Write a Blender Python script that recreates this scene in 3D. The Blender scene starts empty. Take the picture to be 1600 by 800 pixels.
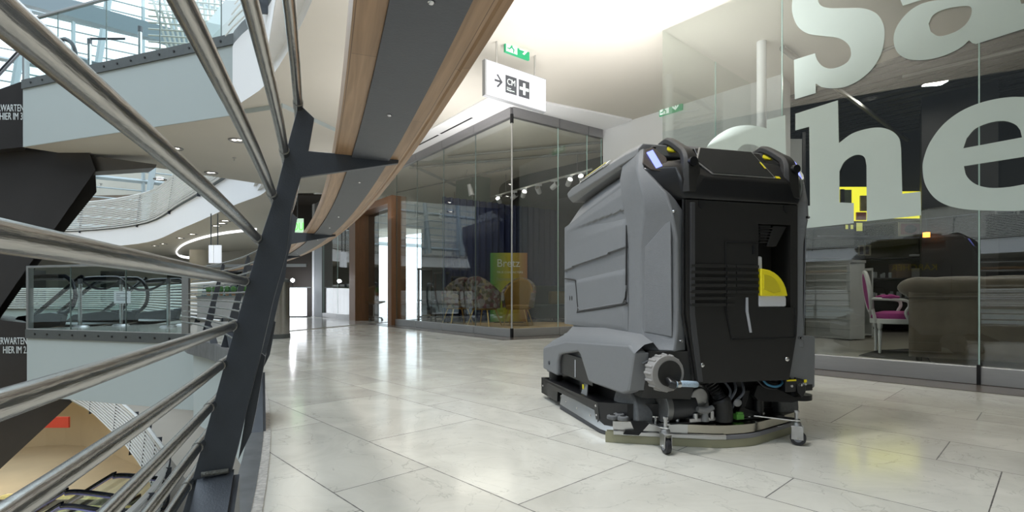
import bpy, bmesh, math, random
from mathutils import Vector, Matrix
random.seed(4)
PI = math.pi
C = bpy.context.scene.collection
sc = bpy.context.scene

# ---------------------------------------------------------------- camera, sky, lights, exposure
F, HOR, CAMH = 808.0, 462.0, 0.68          # focal length (px), horizon row, camera height
cam = bpy.data.cameras.new('camera'); camo = bpy.data.objects.new('camera', cam); C.objects.link(camo)
camo.location = (0, 0, CAMH); camo.rotation_euler = (PI/2, 0, 0)
cam.sensor_width = 36; cam.lens = 36*F/1600; cam.shift_y = (HOR-400)/1600; cam.clip_start = .02; cam.clip_end = 400
sc.camera = camo
w = bpy.data.worlds.new('world'); sc.world = w; w.use_nodes = True
bg = w.node_tree.nodes['Background']; bg.inputs[0].default_value = (.80, .91, 1, 1); bg.inputs[1].default_value = 2.1
sc.view_settings.view_transform = 'Standard'; sc.view_settings.look = 'None'
sc.view_settings.exposure = 0.38; sc.view_settings.gamma = 1; sc.view_settings.use_curve_mapping = False
try:
    sc.cycles.max_bounces = 8; sc.cycles.transparent_max_bounces = 16; sc.cycles.glossy_bounces = 4
    sc.cycles.sample_clamp_indirect = 6; sc.cycles.use_denoising = True
except Exception: pass
def area(name, loc, size, power, col=(1, .97, .93), rot=(0, 0, 0), sy=None, spread=None):
    l = bpy.data.lights.new(name, 'AREA'); l.size = size; l.energy = power; l.color = col
    if sy: l.shape = 'RECTANGLE'; l.size_y = sy
    if spread: l.spread = spread
    o = bpy.data.objects.new(name, l); C.objects.link(o); o.location = loc; o.rotation_euler = rot
    return o
# ceiling light over the walkway; the last is added to light the scrubber's side
CEIL_W = 95
for (x, y, p) in ((.9, 5.0, 1.0), (3.2, 1.2, .9), (1.2, -2.2, 1.5), (.9, 1.0, .9), (-.6, 7.2, .8), (-2.6, 10.2, .7), (-4.6, 13.2, .7), (.1, 3.2, .5), (-.5, 1.7, .55)):
    area('ceiling_lamp_and_fill', (x, y, 3.86), .26, CEIL_W*p)
# unseen uplights added in mid-air to brighten the white ceiling
for (x, y, z, p) in ((.5, 3.2, 2.1, 55), (1.2, 5.3, 2.1, 75), (-1.0, 8.2, 2.3, 35), (-3.6, 11.4, 2.3, 10)):
    area('ceiling_fill_uplight', (x, y, z), 1.8, p, (1, .98, .97), rot=(PI, math.radians(-12), 0))
area('ceiling_lamp_and_fill', (2.75, 7.15, 3.8), .5, 95)  # added to brighten the white wall in the passage
area('ceiling_lamp_and_fill', (2.3, 4.6, 4.1), .5, 55)

# ---------------------------------------------------------------- materials
MATS = {}
def mat(name, col=(.5, .5, .5), rough=.5, metal=0, emit=0, ecol=None, noise=0, nscale=8, bump=0, bscale=60, spec=.5, coat=0, stretch=None):
    if name in MATS: return MATS[name]
    m = bpy.data.materials.new(name); MATS[name] = m; m.use_nodes = True
    nt = m.node_tree; b = nt.nodes['Principled BSDF']
    b.inputs['Base Color'].default_value = (*col, 1); b.inputs['Roughness'].default_value = rough
    b.inputs['Metallic'].default_value = metal; b.inputs['Specular IOR Level'].default_value = spec
    b.inputs['Coat Weight'].default_value = coat
    if emit:
        b.inputs['Emission Color'].default_value = (*(ecol or col), 1); b.inputs['Emission Strength'].default_value = emit
    tc = nt.nodes.new('ShaderNodeTexCoord'); mp = nt.nodes.new('ShaderNodeMapping')
    nt.links.new(tc.outputs['Object'], mp.inputs[0])
    if stretch: mp.inputs['Scale'].default_value = stretch
    if noise:
        n = nt.nodes.new('ShaderNodeTexNoise'); n.inputs['Scale'].default_value = nscale; n.inputs['Detail'].default_value = 5
        nt.links.new(mp.outputs[0], n.inputs['Vector'])
        mx = nt.nodes.new('ShaderNodeMix'); mx.data_type = 'RGBA'
        mx.inputs['A'].default_value = (*[max(0, c*(1-noise)) for c in col], 1); mx.inputs['B'].default_value = (*[min(1, c*(1+noise)) for c in col], 1)
        nt.links.new(n.outputs['Fac'], mx.inputs['Factor']); nt.links.new(mx.outputs['Result'], b.inputs['Base Color'])
    if bump:
        n2 = nt.nodes.new('ShaderNodeTexNoise'); n2.inputs['Scale'].default_value = bscale; n2.inputs['Detail'].default_value = 3
        nt.links.new(mp.outputs[0], n2.inputs['Vector'])
        bp = nt.nodes.new('ShaderNodeBump'); bp.inputs['Strength'].default_value = bump; bp.inputs['Distance'].default_value = .004
        nt.links.new(n2.outputs['Fac'], bp.inputs['Height']); nt.links.new(bp.outputs[0], b.inputs['Normal'])
    return m
def glass(name, tint=(.93, .97, .96), ior=1.5, add=0.0, rough=0.0):
    if name in MATS: return MATS[name]
    m = bpy.data.materials.new(name); MATS[name] = m; m.use_nodes = True
    nt = m.node_tree; nt.nodes.clear()
    o = nt.nodes.new('ShaderNodeOutputMaterial'); mx = nt.nodes.new('ShaderNodeMixShader')
    t = nt.nodes.new('ShaderNodeBsdfTransparent'); t.inputs[0].default_value = (*tint, 1)
    g = nt.nodes.new('ShaderNodeBsdfGlossy'); g.inputs['Roughness'].default_value = rough; g.inputs['Color'].default_value = (1, 1, 1, 1)
    ge = nt.nodes.new('ShaderNodeNewGeometry'); dt = nt.nodes.new('ShaderNodeVectorMath'); dt.operation = 'DOT_PRODUCT'
    nt.links.new(ge.outputs['Incoming'], dt.inputs[0]); nt.links.new(ge.outputs['Normal'], dt.inputs[1])
    def mth(op, a, b_=None):
        n = nt.nodes.new('ShaderNodeMath'); n.operation = op; n.use_clamp = op == 'ADD'
        for i, v in enumerate((a, b_)):
            if v is None: continue
            if isinstance(v, (int, float)): n.inputs[i].default_value = v
            else: nt.links.new(v, n.inputs[i])
        return n.outputs[0]
    r0 = ((ior-1)/(ior+1))**2
    k = mth('POWER', mth('SUBTRACT', 1, mth('ABSOLUTE', dt.outputs['Value'])), 5)
    nt.links.new(mth('ADD', mth('MULTIPLY', k, 1-r0), r0+add), mx.inputs[0])
    nt.links.new(t.outputs[0], mx.inputs[1]); nt.links.new(g.outputs[0], mx.inputs[2]); nt.links.new(mx.outputs[0], o.inputs[0])
    return m
def wood(name, c1, c2, rough=.38, scale=(1, 1, 1)):
    if name in MATS: return MATS[name]
    m = mat(name, c1, rough); nt = m.node_tree; b = nt.nodes['Principled BSDF']
    uv = nt.nodes.new('ShaderNodeUVMap'); mp = nt.nodes.new('ShaderNodeMapping'); mp.inputs['Scale'].default_value = scale
    n = nt.nodes.new('ShaderNodeTexNoise'); n.inputs['Scale'].default_value = 6; n.inputs['Detail'].default_value = 8; n.inputs['Distortion'].default_value = .6
    cr = nt.nodes.new('ShaderNodeValToRGB'); cr.color_ramp.elements[0].position = .3; cr.color_ramp.elements[0].color = (*c2, 1)
    cr.color_ramp.elements[1].position = .66; cr.color_ramp.elements[1].color = (*c1, 1)
    nt.links.new(uv.outputs[0], mp.inputs[0]); nt.links.new(mp.outputs[0], n.inputs['Vector']); nt.links.new(n.outputs['Fac'], cr.inputs[0])
    # staves end to end, each its own tone
    br = nt.nodes.new('ShaderNodeTexBrick'); br.inputs['Scale'].default_value = 1; br.offset = .45
    br.inputs['Brick Width'].default_value = .62; br.inputs['Row Height'].default_value = .05; br.inputs['Mortar Size'].default_value = .0006
    br.inputs['Color1'].default_value = (1, 1, 1, 1); br.inputs['Color2'].default_value = (.80, .76, .70, 1); br.inputs['Mortar'].default_value = (.3, .25, .2, 1)
    nt.links.new(uv.outputs[0], br.inputs['Vector'])
    mx = nt.nodes.new('ShaderNodeMix'); mx.data_type = 'RGBA'; mx.blend_type = 'MULTIPLY'; mx.inputs['Factor'].default_value = 1
    nt.links.new(cr.outputs[0], mx.inputs['A']); nt.links.new(br.outputs['Color'], mx.inputs['B']); nt.links.new(mx.outputs['Result'], b.inputs['Base Color'])
    return m
def floor_tile_material():
    m = mat('limestone tiles', (.6, .58, .52), .13); nt = m.node_tree; N = nt.nodes; L = nt.links; b = N['Principled BSDF']
    g = N.new('ShaderNodeNewGeometry'); sp = N.new('ShaderNodeSeparateXYZ'); L.new(g.outputs['Position'], sp.inputs[0])
    def M(op, a, c=None, d=None):
        n = N.new('ShaderNodeMath'); n.operation = op
        for i, v in enumerate((a, c, d)):
            if v is None: continue
            if isinstance(v, (int, float)): n.inputs[i].default_value = v
            else: L.new(v, n.inputs[i])
        return n.outputs[0]
    X, Y = sp.outputs[0], sp.outputs[1]
    t = M('SUBTRACT', M('MULTIPLY', X, .687), M('MULTIPLY', Y, .727))
    c = M('ADD', M('MULTIPLY', X, .727), M('MULTIPLY', Y, .687))
    P = 1.972; c0 = M('SUBTRACT', c, .778); cell = M('FLOOR', M('DIVIDE', c0, P)); cm = M('SUBTRACT', c0, M('MULTIPLY', cell, P))
    bounds = [0, .392, 1.038, 1.31, P]; ph = [-.72, -.21, -.68, -.152]
    d = None
    for v in bounds:
        a = M('ABSOLUTE', M('SUBTRACT', cm, v)); d = a if d is None else M('MINIMUM', d, a)
    row = M('ADD', 0, 0); phase = None
    phase = M('ADD', ph[0], M('MULTIPLY', cell, .37)); row = M('MULTIPLY', cell, 4)
    for i in (1, 2, 3):
        gt = M('GREATER_THAN', cm, bounds[i]); phase = M('ADD', phase, M('MULTIPLY', gt, ph[i]-ph[i-1])); row = M('ADD', row, gt)
    tt = M('SUBTRACT', t, phase); tc_ = M('FLOOR', tt); tm = M('SUBTRACT', tt, tc_)
    d2 = M('MINIMUM', tm, M('SUBTRACT', 1, tm)); dd = M('MINIMUM', d, d2)
    nj = N.new('ShaderNodeTexNoise'); nj.inputs['Scale'].default_value = 30; L.new(g.outputs['Position'], nj.inputs['Vector'])
    grout = M('LESS_THAN', dd, M('ADD', .0008, M('MULTIPLY', nj.outputs['Fac'], .0026)))
    cmb = N.new('ShaderNodeCombineXYZ'); L.new(row, cmb.inputs[0]); L.new(tc_, cmb.inputs[1])
    wn = N.new('ShaderNodeTexWhiteNoise'); wn.noise_dimensions = '3D'; L.new(cmb.outputs[0], wn.inputs['Vector'])
    n = N.new('ShaderNodeTexNoise'); n.inputs['Scale'].default_value = 2.2; n.inputs['Detail'].default_value = 9; n.inputs['Roughness'].default_value = .62; n.inputs['Distortion'].default_value = 1.2
    va = N.new('ShaderNodeVectorMath'); va.operation = 'MULTIPLY_ADD'; L.new(wn.outputs['Color'], va.inputs[0]); va.inputs[1].default_value = (5, 5, 5); L.new(g.outputs['Position'], va.inputs[2])
    L.new(va.outputs[0], n.inputs['Vector'])
    cr = N.new('ShaderNodeValToRGB'); e = cr.color_ramp.elements
    e[0].position = .28; e[0].color = (.56, .545, .49, 1); e[1].position = .62; e[1].color = (.68, .665, .60, 1)
    L.new(n.outputs['Fac'], cr.inputs[0])
    # thin veins
    v = N.new('ShaderNodeTexNoise'); v.inputs['Scale'].default_value = 1.7; v.inputs['Detail'].default_value = 6; v.inputs['Distortion'].default_value = 2.5; L.new(va.outputs[0], v.inputs['Vector'])
    vv = M('ABSOLUTE', M('SUBTRACT', v.outputs['Fac'], .5)); vein = M('MULTIPLY', M('LESS_THAN', vv, .004), .16)
    tone = M('ADD', .93, M('MULTIPLY', wn.outputs['Value'], .12)); tone = M('SUBTRACT', tone, vein)
    sc_ = N.new('ShaderNodeVectorMath'); sc_.operation = 'SCALE'; L.new(cr.outputs[0], sc_.inputs[0]); L.new(tone, sc_.inputs['Scale'])
    mx = N.new('ShaderNodeMix'); mx.data_type = 'RGBA'; L.new(grout, mx.inputs['Factor']); L.new(sc_.outputs[0], mx.inputs['A']); mx.inputs['B'].default_value = (.09, .085, .08, 1)
    L.new(mx.outputs['Result'], b.inputs['Base Color'])
    L.new(M('ADD', M('MULTIPLY', n.outputs['Fac'], .16), M('ADD', .05, M('MULTIPLY', grout, .5))), b.inputs['Roughness'])
    bp = N.new('ShaderNodeBump'); bp.inputs['Strength'].default_value = .03; bp.inputs['Distance'].default_value = .01; L.new(n.outputs['Fac'], bp.inputs['Height']); L.new(bp.outputs[0], b.inputs['Normal'])
    return m
STEEL = mat('brushed stainless steel', (.44, .43, .41), .24, 1, bump=.12, bscale=40, stretch=(1, 1, 12))
CHROME = mat('chrome', (.62, .62, .62), .16, 1)
ZINC = mat('zinc plated metal', (.55, .55, .56), .3, 1, noise=.2, nscale=30)
ALU = mat('aluminium', (.60, .60, .60), .34, 1, noise=.08)
SHINY = mat('polished steel sheet', (.45, .43, .37), .2, 1, noise=.3, nscale=7)
POST = mat('anthracite painted steel', (.062, .070, .084), .42, .25, noise=.14, nscale=25, bump=.15, bscale=260)
STRIP = mat('dark grey steel strip', (.075, .080, .092), .46, .2, noise=.1, nscale=30, bump=.1, bscale=200)
WOODM = wood('oiled hardwood', (.46, .29, .165), (.31, .185, .095), scale=(.7, 16, 1))
WOODD = mat('brown veneer', (.19, .09, .04), .4, noise=.3, nscale=6, stretch=(9, 9, .6))
GREY = mat('grey textured plastic', (.165, .170, .178), .46, noise=.05, nscale=40, bump=.35, bscale=420)
GREYL = mat('grey plastic lid', (.19, .192, .196), .42, noise=.05, nscale=40, bump=.3, bscale=420)
BLACK = mat('black textured plastic', (.012, .0115, .011), .48, bump=.3, bscale=500, noise=.2, nscale=30)
BLACKS = mat('black smooth plastic', (.010, .010, .011), .30)
BLACKM = mat('black powder coated metal', (.010, .010, .011), .38, .3)
RUBBER = mat('grey rubber', (.05, .052, .058), .6, noise=.2, nscale=40)
YEL = mat('yellow plastic', (.85, .72, .02), .4)
WHITEP = mat('white plastic', (.62, .63, .66), .4)
WALLW = mat('white painted wall', (.78, .79, .80), .7, noise=.02, nscale=3)
CEILW = mat('white ceiling paint', (.85, .85, .86), .75, noise=.015, nscale=2, bump=.05, bscale=200)
BEIGE = mat('beige soffit paint', (.56, .53, .47), .7, noise=.03, nscale=2)
FASC = mat('pale grey fascia paint', (.39, .44, .44), .65, noise=.02, nscale=2)
DKFAS = mat('dark steel edge channel', (.085, .095, .095), .5, .3, noise=.15, nscale=20)
CLAD = mat('dark metal cladding', (.060, .056, .055), .30, .65, noise=.2, nscale=1.4)
CLAD2 = mat('brown grey metal cladding', (.13, .12, .11), .32, .6, noise=.15, nscale=3)
GLS = glass('shop glass', (.94, .96, .95), 1.55, .025)
GLB = glass('balustrade glass', (.91, .965, .96), 1.5, .01)
GLE = mat('green glass edge', (.45, .62, .58), .2)
FROST = mat('frosted white vinyl', (.56, .66, .64), .6, noise=.02)
HEAD = mat('brushed metal header', (.30, .295, .30), .42, .7, noise=.08, nscale=6, stretch=(1, 1, 10))
BASEM = mat('brushed metal base rail', (.42, .42, .42), .40, .75, noise=.08, nscale=6, stretch=(1, 1, 10))
DCEIL = mat('dark shop ceiling', (.085, .083, .075), .8, noise=.3, nscale=2)
DARK = mat('black wall paint', (.008, .009, .011), .5)
DFLOOR = mat('dark threshold stone', (.13, .11, .095), .25, noise=.2, nscale=6)
PIPE = mat('grey pipe', (.20, .20, .19), .5)
TILE = floor_tile_material()
LAMP = mat('lamp glow', (1, 1, 1), .5, emit=6, ecol=(1, .95, .86))

# ---------------------------------------------------------------- mesh helpers
class MB:
    def __init__(s): s.bm = bmesh.new(); s.uv = None
    def face(s, pts, uv=None):
        vs = [s.bm.verts.new(p) for p in pts]
        try: f = s.bm.faces.new(vs)
        except ValueError: return
        if uv:
            if s.uv is None: s.uv = s.bm.loops.layers.uv.new('UVMap')
            for l, q in zip(f.loops, uv): l[s.uv].uv = q
    def box(s, x0, x1, y0, y1, z0, z1, M=None):
        p = [Vector((x, y, z)) for x in (x0, x1) for y in (y0, y1) for z in (z0, z1)]
        if M: p = [M @ q for q in p]
        v = [s.bm.verts.new(q) for q in p]
        for f in ((0, 1, 3, 2), (4, 6, 7, 5), (0, 4, 5, 1), (2, 3, 7, 6), (0, 2, 6, 4), (1, 5, 7, 3)): s.bm.faces.new([v[i] for i in f])
        return s
    def prism(s, pts, off):                # planar outline pts (3D) extruded by the vector off
        a = [s.bm.verts.new(Vector(p)) for p in pts]; b = [s.bm.verts.new(Vector(p)+Vector(off)) for p in pts]; n = len(a)
        s.bm.faces.new(a[::-1]); s.bm.faces.new(b)
        for i in range(n): s.bm.faces.new((a[i], a[(i+1) % n], b[(i+1) % n], b[i]))
        return s
    def loft(s, rings, cap=True, close=True, loop=False):
        V = [[s.bm.verts.new(Vector(p)) for p in r] for r in rings]; n = len(V[0])
        R = range(len(V)) if loop else range(len(V)-1)
        for i in R:
            A, B = V[i], V[(i+1) % len(V)]
            for j in range(n if close else n-1):
                try: s.bm.faces.new((A[j], A[(j+1) % n], B[(j+1) % n], B[j]))
                except ValueError: pass
        if cap and not loop:
            s.bm.faces.new(V[0][::-1]); s.bm.faces.new(V[-1])
        return s
    def tube(s, path, r, n=10, closed=False, flat=1.0):
        path = [Vector(p) for p in path]; m = len(path); rings = []; ref = None
        for i, p in enumerate(path):
            a = path[(i-1) % m] if (closed or i > 0) else p; b = path[(i+1) % m] if (closed or i < m-1) else p
            t = (b-a).normalized()
            if ref is None: ref = Vector((0, 0, 1)) if abs(t.z) < .9 else Vector((1, 0, 0))
            u = ref - t*ref.dot(t)
            u = u.normalized() if u.length > 1e-6 else t.orthogonal().normalized()
            ref = u; v = t.cross(u); rr = r[i] if isinstance(r, (list, tuple)) else r
            rings.append([p+u*math.cos(2*PI*k/n)*rr+v*math.sin(2*PI*k/n)*rr*flat for k in range(n)])
        return s.loft(rings, cap=not closed, loop=closed)
    def cyl(s, p0, p1, r, r2=None, n=20): return s.tube([p0, p1], [r, r if r2 is None else r2], n)
    def sphere(s, c, r, sx=1, sy=1, sz=1, n=14):
        rings = []
        for i in range(1, n):
            a = PI*i/n; rings.append([(c[0]+r*sx*math.sin(a)*math.cos(2*PI*k/n), c[1]+r*sy*math.sin(a)*math.sin(2*PI*k/n), c[2]+r*sz*math.cos(a)) for k in range(n)])
        return s.loft(rings)
    def grid(s, f, nu, nv, back=None):
        V = [[s.bm.verts.new(Vector(f(i/nu, j/nv))) for j in range(nv+1)] for i in range(nu+1)]
        for i in range(nu):
            for j in range(nv): s.bm.faces.new((V[i][j], V[i+1][j], V[i+1][j+1], V[i][j+1]))
        return s
    def build(s, name, m, parent=None, bevel=0, smooth=True, seg=2, angle=35, solid=0, sub=0):
        bmesh.ops.recalc_face_normals(s.bm, faces=s.bm.faces)
        me = bpy.data.meshes.new(name); s.bm.to_mesh(me); s.bm.free(); me.materials.append(m)
        o = bpy.data.objects.new(name, me); C.objects.link(o)
        if smooth:
            for p in me.polygons: p.use_smooth = True
        if sub:
            md = o.modifiers.new('sub', 'SUBSURF'); md.levels = sub; md.render_levels = sub
        elif smooth: me.set_sharp_from_angle(angle=math.radians(angle))
        if solid:
            md = o.modifiers.new('solid', 'SOLIDIFY'); md.thickness = solid; md.offset = 0
        if bevel:
            md = o.modifiers.new('bevel', 'BEVEL'); md.width = bevel; md.segments = seg; md.limit_method = 'ANGLE'; md.angle_limit = math.radians(28); md.harden_normals = True
        if parent: o.parent = parent
        return o
def empty(name, label, cat, loc=(0, 0, 0), rz=0, group=None):
    o = bpy.data.objects.new(name, None); C.objects.link(o); o.location = loc; o.rotation_euler.z = rz; o.empty_display_size = .1
    o['label'] = label; o['category'] = cat
    if group: o['group'] = group
    return o
def tag(o, label, cat, group=None, kind=None):
    o['label'] = label; o['category'] = cat
    if group: o['group'] = group
    if kind: o['kind'] = kind
    return o
def st(o): o['kind'] = 'structure'; return o
def copy_tree(o, parent=None):
    c = o.copy(); C.objects.link(c)
    if parent: c.parent = parent
    for ch in list(o.children): copy_tree(ch, c)
    return c
def copy_thing(o, loc, rz=None, label=None):
    kids = [x for x in bpy.data.objects if x.parent == o]
    c = o.copy(); C.objects.link(c); c.location = loc
    if rz is not None: c.rotation_euler.z = rz
    if label: c['label'] = label
    for k in kids:
        kk = [x for x in bpy.data.objects if x.parent == k]
        d = k.copy(); C.objects.link(d); d.parent = c
        for g in kk:
            e = g.copy(); C.objects.link(e); e.parent = d
    return c
ORD = ['first', 'second', 'third', 'fourth', 'fifth', 'sixth', 'seventh', 'eighth', 'ninth', 'tenth', 'eleventh', 'twelfth', 'thirteenth']
def text(name, body, size, M, m, parent=None, ext=.001, align='LEFT', sx=1.0):
    cu = bpy.data.curves.new(name, 'FONT'); cu.body = body; cu.size = size; cu.extrude = ext; cu.align_x = align; cu.space_line = .95
    t = bpy.data.objects.new(name, cu); C.objects.link(t)
    me = bpy.data.meshes.new_from_object(t.evaluated_get(bpy.context.evaluated_depsgraph_get()))
    bpy.data.objects.remove(t); bpy.data.curves.remove(cu)
    me.transform(M @ Matrix.Diagonal((sx, 1, 1, 1))); me.materials.clear(); me.materials.append(m)
    o = bpy.data.objects.new(name, me); C.objects.link(o)
    if parent: o.parent = parent
    return o
def frame(o, ex, ey):                       # matrix whose local x,y axes are ex, ey at o
    ex = Vector(ex).normalized(); ey = Vector(ey).normalized(); ez = ex.cross(ey)
    return Matrix(((ex.x, ey.x, ez.x, o[0]), (ex.y, ey.y, ez.y, o[1]), (ex.z, ey.z, ez.z, o[2]), (0, 0, 0, 1)))
def ray(u, v): return Vector(((u-800)/F, 1, -(v-HOR)/F))
def onplane(u, v, p0, n):                   # where the sight line of a photo point meets a real plane of the place
    r = ray(u, v); o = Vector((0, 0, CAMH)); n = Vector(n); d = (Vector(p0)-o).dot(n)/r.dot(n); return o+r*d
def atz(u, v, z): return onplane(u, v, (0, 0, z), (0, 0, 1))
def catmull(P, k=8, closed=False):
    P = [Vector(p).to_3d() for p in P]; n = len(P); out = []
    for i in range(n if closed else n-1):
        a, b, c, d = (P[(i-1) % n] if closed or i > 0 else P[0]*2-P[1]), P[i], P[(i+1) % n], (P[(i+2) % n] if closed or i < n-2 else P[-1]*2-P[-2])
        for j in range(k):
            t = j/k; out.append(.5*((2*b)+(c-a)*t+(2*a-5*b+4*c-d)*t*t+(3*b-a-3*c+d)*t**3))
    if not closed: out.append(P[-1])
    return out

# ---------------------------------------------------------------- plan of the place
XC, YC = -22.635, -7.378                    # centre of the arc that the railing follows
def arc(rho, deg, z): a = math.radians(deg); return Vector((XC+rho*math.cos(a), YC+rho*math.sin(a), z))
rim_far = [(-6.6, 13.2), (-7.6, 15.4), (-9.8, 17.7), (-14.9, 23.2), (-22.3, 30.6), (-31, 34), (-40, 32), (-47, 25), (-50, 14), (-48, 0), (-42, -14), (-32, -24), (-20, -27.5), (-9, -25.5)]
def rim(rho):
    near = [arc(rho, d, 0) for d in (-32, -22, -12, -2, 6, 12, 18, 23, 28, 33, 38, 43.5)]
    d = rho-24.0; cen = Vector((-24, 3, 0)); out = near[:]
    for x, y in rim_far:
        p = Vector((x, y, 0)); out.append(p+(p-cen).normalized()*d)
    return catmull(out, 6, True)
def strip(name, ra, rb, za, zb, m, cut=None):
    A = rim(ra); B = rim(rb); mb = MB(); n = len(A)
    a = [mb.bm.verts.new((p.x, p.y, za)) for p in A]; b = [mb.bm.verts.new((p.x, p.y, zb)) for p in B]
    for i in range(n): mb.bm.faces.new((a[i], a[(i+1) % n], b[(i+1) % n], b[i]))
    return mb.build(name, m)
# floors, fascias, soffits ring by ring
st(strip('floor', 23.60, 50, 0, 0, TILE))
st(strip('trim_1', 23.60, 23.60, 0, -.20, DKFAS))
o = MB()
A = rim(23.53); B = rim(23.60); Cc = rim(23.60)
for i in range(len(A)):
    j = (i+1) % len(A)
    o.face([(A[i].x, A[i].y, .006), (A[j].x, A[j].y, .006), (B[j].x, B[j].y, .006), (B[i].x, B[i].y, .006)])
    o.face([(A[i].x, A[i].y, .006), (A[j].x, A[j].y, .006), (A[j].x, A[j].y, -.22), (A[i].x, A[i].y, -.22)])
st(o.build('trim_2', mat('worn grey edge profile', (.16, .165, .17), .45, .5, noise=.4, nscale=12)))
o = MB()
A = rim(23.60); B = rim(23.632)
for i in range(len(A)):
    j = (i+1) % len(A); o.face([(A[i].x, A[i].y, .004), (A[j].x, A[j].y, .004), (B[j].x, B[j].y, .004), (B[i].x, B[i].y, .004)])
st(o.build('trim_3', mat('crumbled grey sealant', (.42, .40, .37), .9, noise=.6, nscale=60, bump=1, bscale=90)))
st(strip('trim_4', 23.66, 23.66, -.20, -1.34, FASC))
st(strip('ceiling_lower', 23.66, 44, -1.34, -1.34, BEIGE))
for lv, nm in ((5.05, 'upper'),):
    st(strip('floor_'+nm, 24.2, 40, lv, lv, BEIGE)); st(strip('trim_5', 24.2, 24.2, lv, lv-.2, DKFAS))
    st(strip('trim_6', 24.2, 24.2, lv-.2, lv-1.28, CEILW))
    st(strip('ceiling_'+nm, 24.2, 31 if lv < 6 else 40, lv-1.28, lv-1.28, BEIGE if lv < 6 else CEILW))
# lower floor, seen down through the void
low = catmull([(-31, 33), (-24, 28.5), (-17, 22.1), (-13.5, 18.6), (-11.2, 16.1), (-9.5, 14.06), (-8.3, 11.6), (-7.6, 8.5), (-7.3, 4), (-8, -2), (-11, -9), (-18, -14), (-30, -14), (-40, -6), (-44, 6), (-42, 20), (-37, 29)], 6, True)
cenl = Vector((-24, 9, 0))
def lring(d): return [p+(p-cenl).normalized()*d for p in low]
def lstrip(name, d0, d1, z0, z1, m):
    mb = MB(); A = lring(d0); B = lring(d1); n = len(A)
    a = [mb.bm.verts.new((p.x, p.y, z0)) for p in A]; b = [mb.bm.verts.new((p.x, p.y, z1)) for p in B]
    for i in range(n): mb.bm.faces.new((a[i], a[(i+1) % n], b[(i+1) % n], b[i]))
    return mb.build(name, m)
LFLOOR = mat('beige lower floor', (.50, .46, .40), .35, noise=.06, nscale=1)
st(lstrip('floor_lower', .1, 30, -5.05, -5.05, LFLOOR))
st(lstrip('trim_7', .1, .8, -5.04, -5.04, mat('grey stone border', (.22, .20, .17), .5, noise=.2, nscale=4)))
st(lstrip('trim_8', .1, .1, -5.05, -5.35, FASC))
o = MB(); o.box(-60, 10, -35, 50, -10.2, -10.1); st(o.build('floor_basement', mat('warm shop floor', (.62, .50, .33), .3, noise=.15, nscale=.6)))
# warm lit curved wall of the basement shops
WARM = mat('warm painted wall', (.62, .50, .32), .5, noise=.1, nscale=.6)
o = MB(); A = lring(4.5)
for i in range(len(A)):
    j = (i+1) % len(A); o.face([(A[i].x, A[i].y, -10.1), (A[j].x, A[j].y, -10.1), (A[j].x, A[j].y, -5.35), (A[i].x, A[i].y, -5.35)])
st(o.build('wall_basement', WARM))
st(lstrip('ceiling_basement', .1, 6, -5.35, -5.35, BEIGE))
for p in ((-20, 21), (-14, 15.5), (-27, 20), (-20, 14), (-30, 27)):
    area('basement_light', (p[0], p[1], -6.4), 1.5, 90, (1, .86, .62))
# outer walls of the galleries (all round, behind the walkways)
o = MB(); A = rim(35)
for i in range(len(A)):
    j = (i+1) % len(A)
    if A[i].x > -9 and A[i].y > -14 and A[i].y < 36: continue
    o.face([(A[i].x, A[i].y, -5.05), (A[j].x, A[j].y, -5.05), (A[j].x, A[j].y, 13), (A[i].x, A[i].y, 13)])
st(o.build('wall_back', mat('pale gallery wall', (.55, .53, .46), .6, noise=.1, nscale=.5)))
o = MB(); A = rim(34.8)
for k in range(0, len(A)-1, 3):
    a, b = A[k], A[k+1]
    if a.x > -9 and -14 < a.y < 36: continue
    for z0 in (.0, 5.05):
        o.face([(a.x, a.y, z0+.1), (b.x, b.y, z0+.1), (b.x, b.y, z0+2.8), (a.x, a.y, z0+2.8)])
st(o.build('window_far', mat('dark far shop window', (.03, .035, .035), .1)))
o = MB()
for i in range(len(A)):
    j = (i+1) % len(A)
    if (A[i].x > -9 and A[i].y > -14) or A[i].y > 14: continue
    o.face([(A[i].x, A[i].y, 9), (A[j].x, A[j].y, 9), (A[j].x, A[j].y, 30), (A[i].x, A[i].y, 30)])
st(o.build('wall_reflection_blocker', mat('dark grey blocker wall', (.045, .048, .05), .6, noise=.2, nscale=.4)))  # unseen tall wall added to keep bright sky out of the glass reflections

# ---------------------------------------------------------------- ceilings over the walkway
def poly(name, pts, z, m, down=True):
    mb = MB(); mb.face([(p[0], p[1], z) for p in pts]); return mb.build(name, m)
C1 = Vector((0, 8.4, 0)); F1 = Vector((-.6, .8, 0)); S1 = Vector((.82, .572, 0)).normalized()
E1 = C1+S1*2.05; W1 = Vector((.66, -.75, 0)).normalized()
C2 = Vector((1.75, 6.02, 0)); S2 = Vector((.75, .66, 0)).normalized()
n1 = Vector((-.8, -.6, 0)); n2 = Vector((-.75, -.66, 0)).normalized(); n3 = Vector((.572, -.82, 0)).normalized()
st(poly('ceiling', [(-8, -14), (12, -14), (12, 12), (-2, 17), (-12, 30), (-16, 30), (-8.2, 16.4), (-5.9, 12.4), (-3.5, 7.4), (-1.6, 4), (-.1, 1.6), (1.2, -4), (-.5, -14)][1:], 4.15, CEILW))
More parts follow.
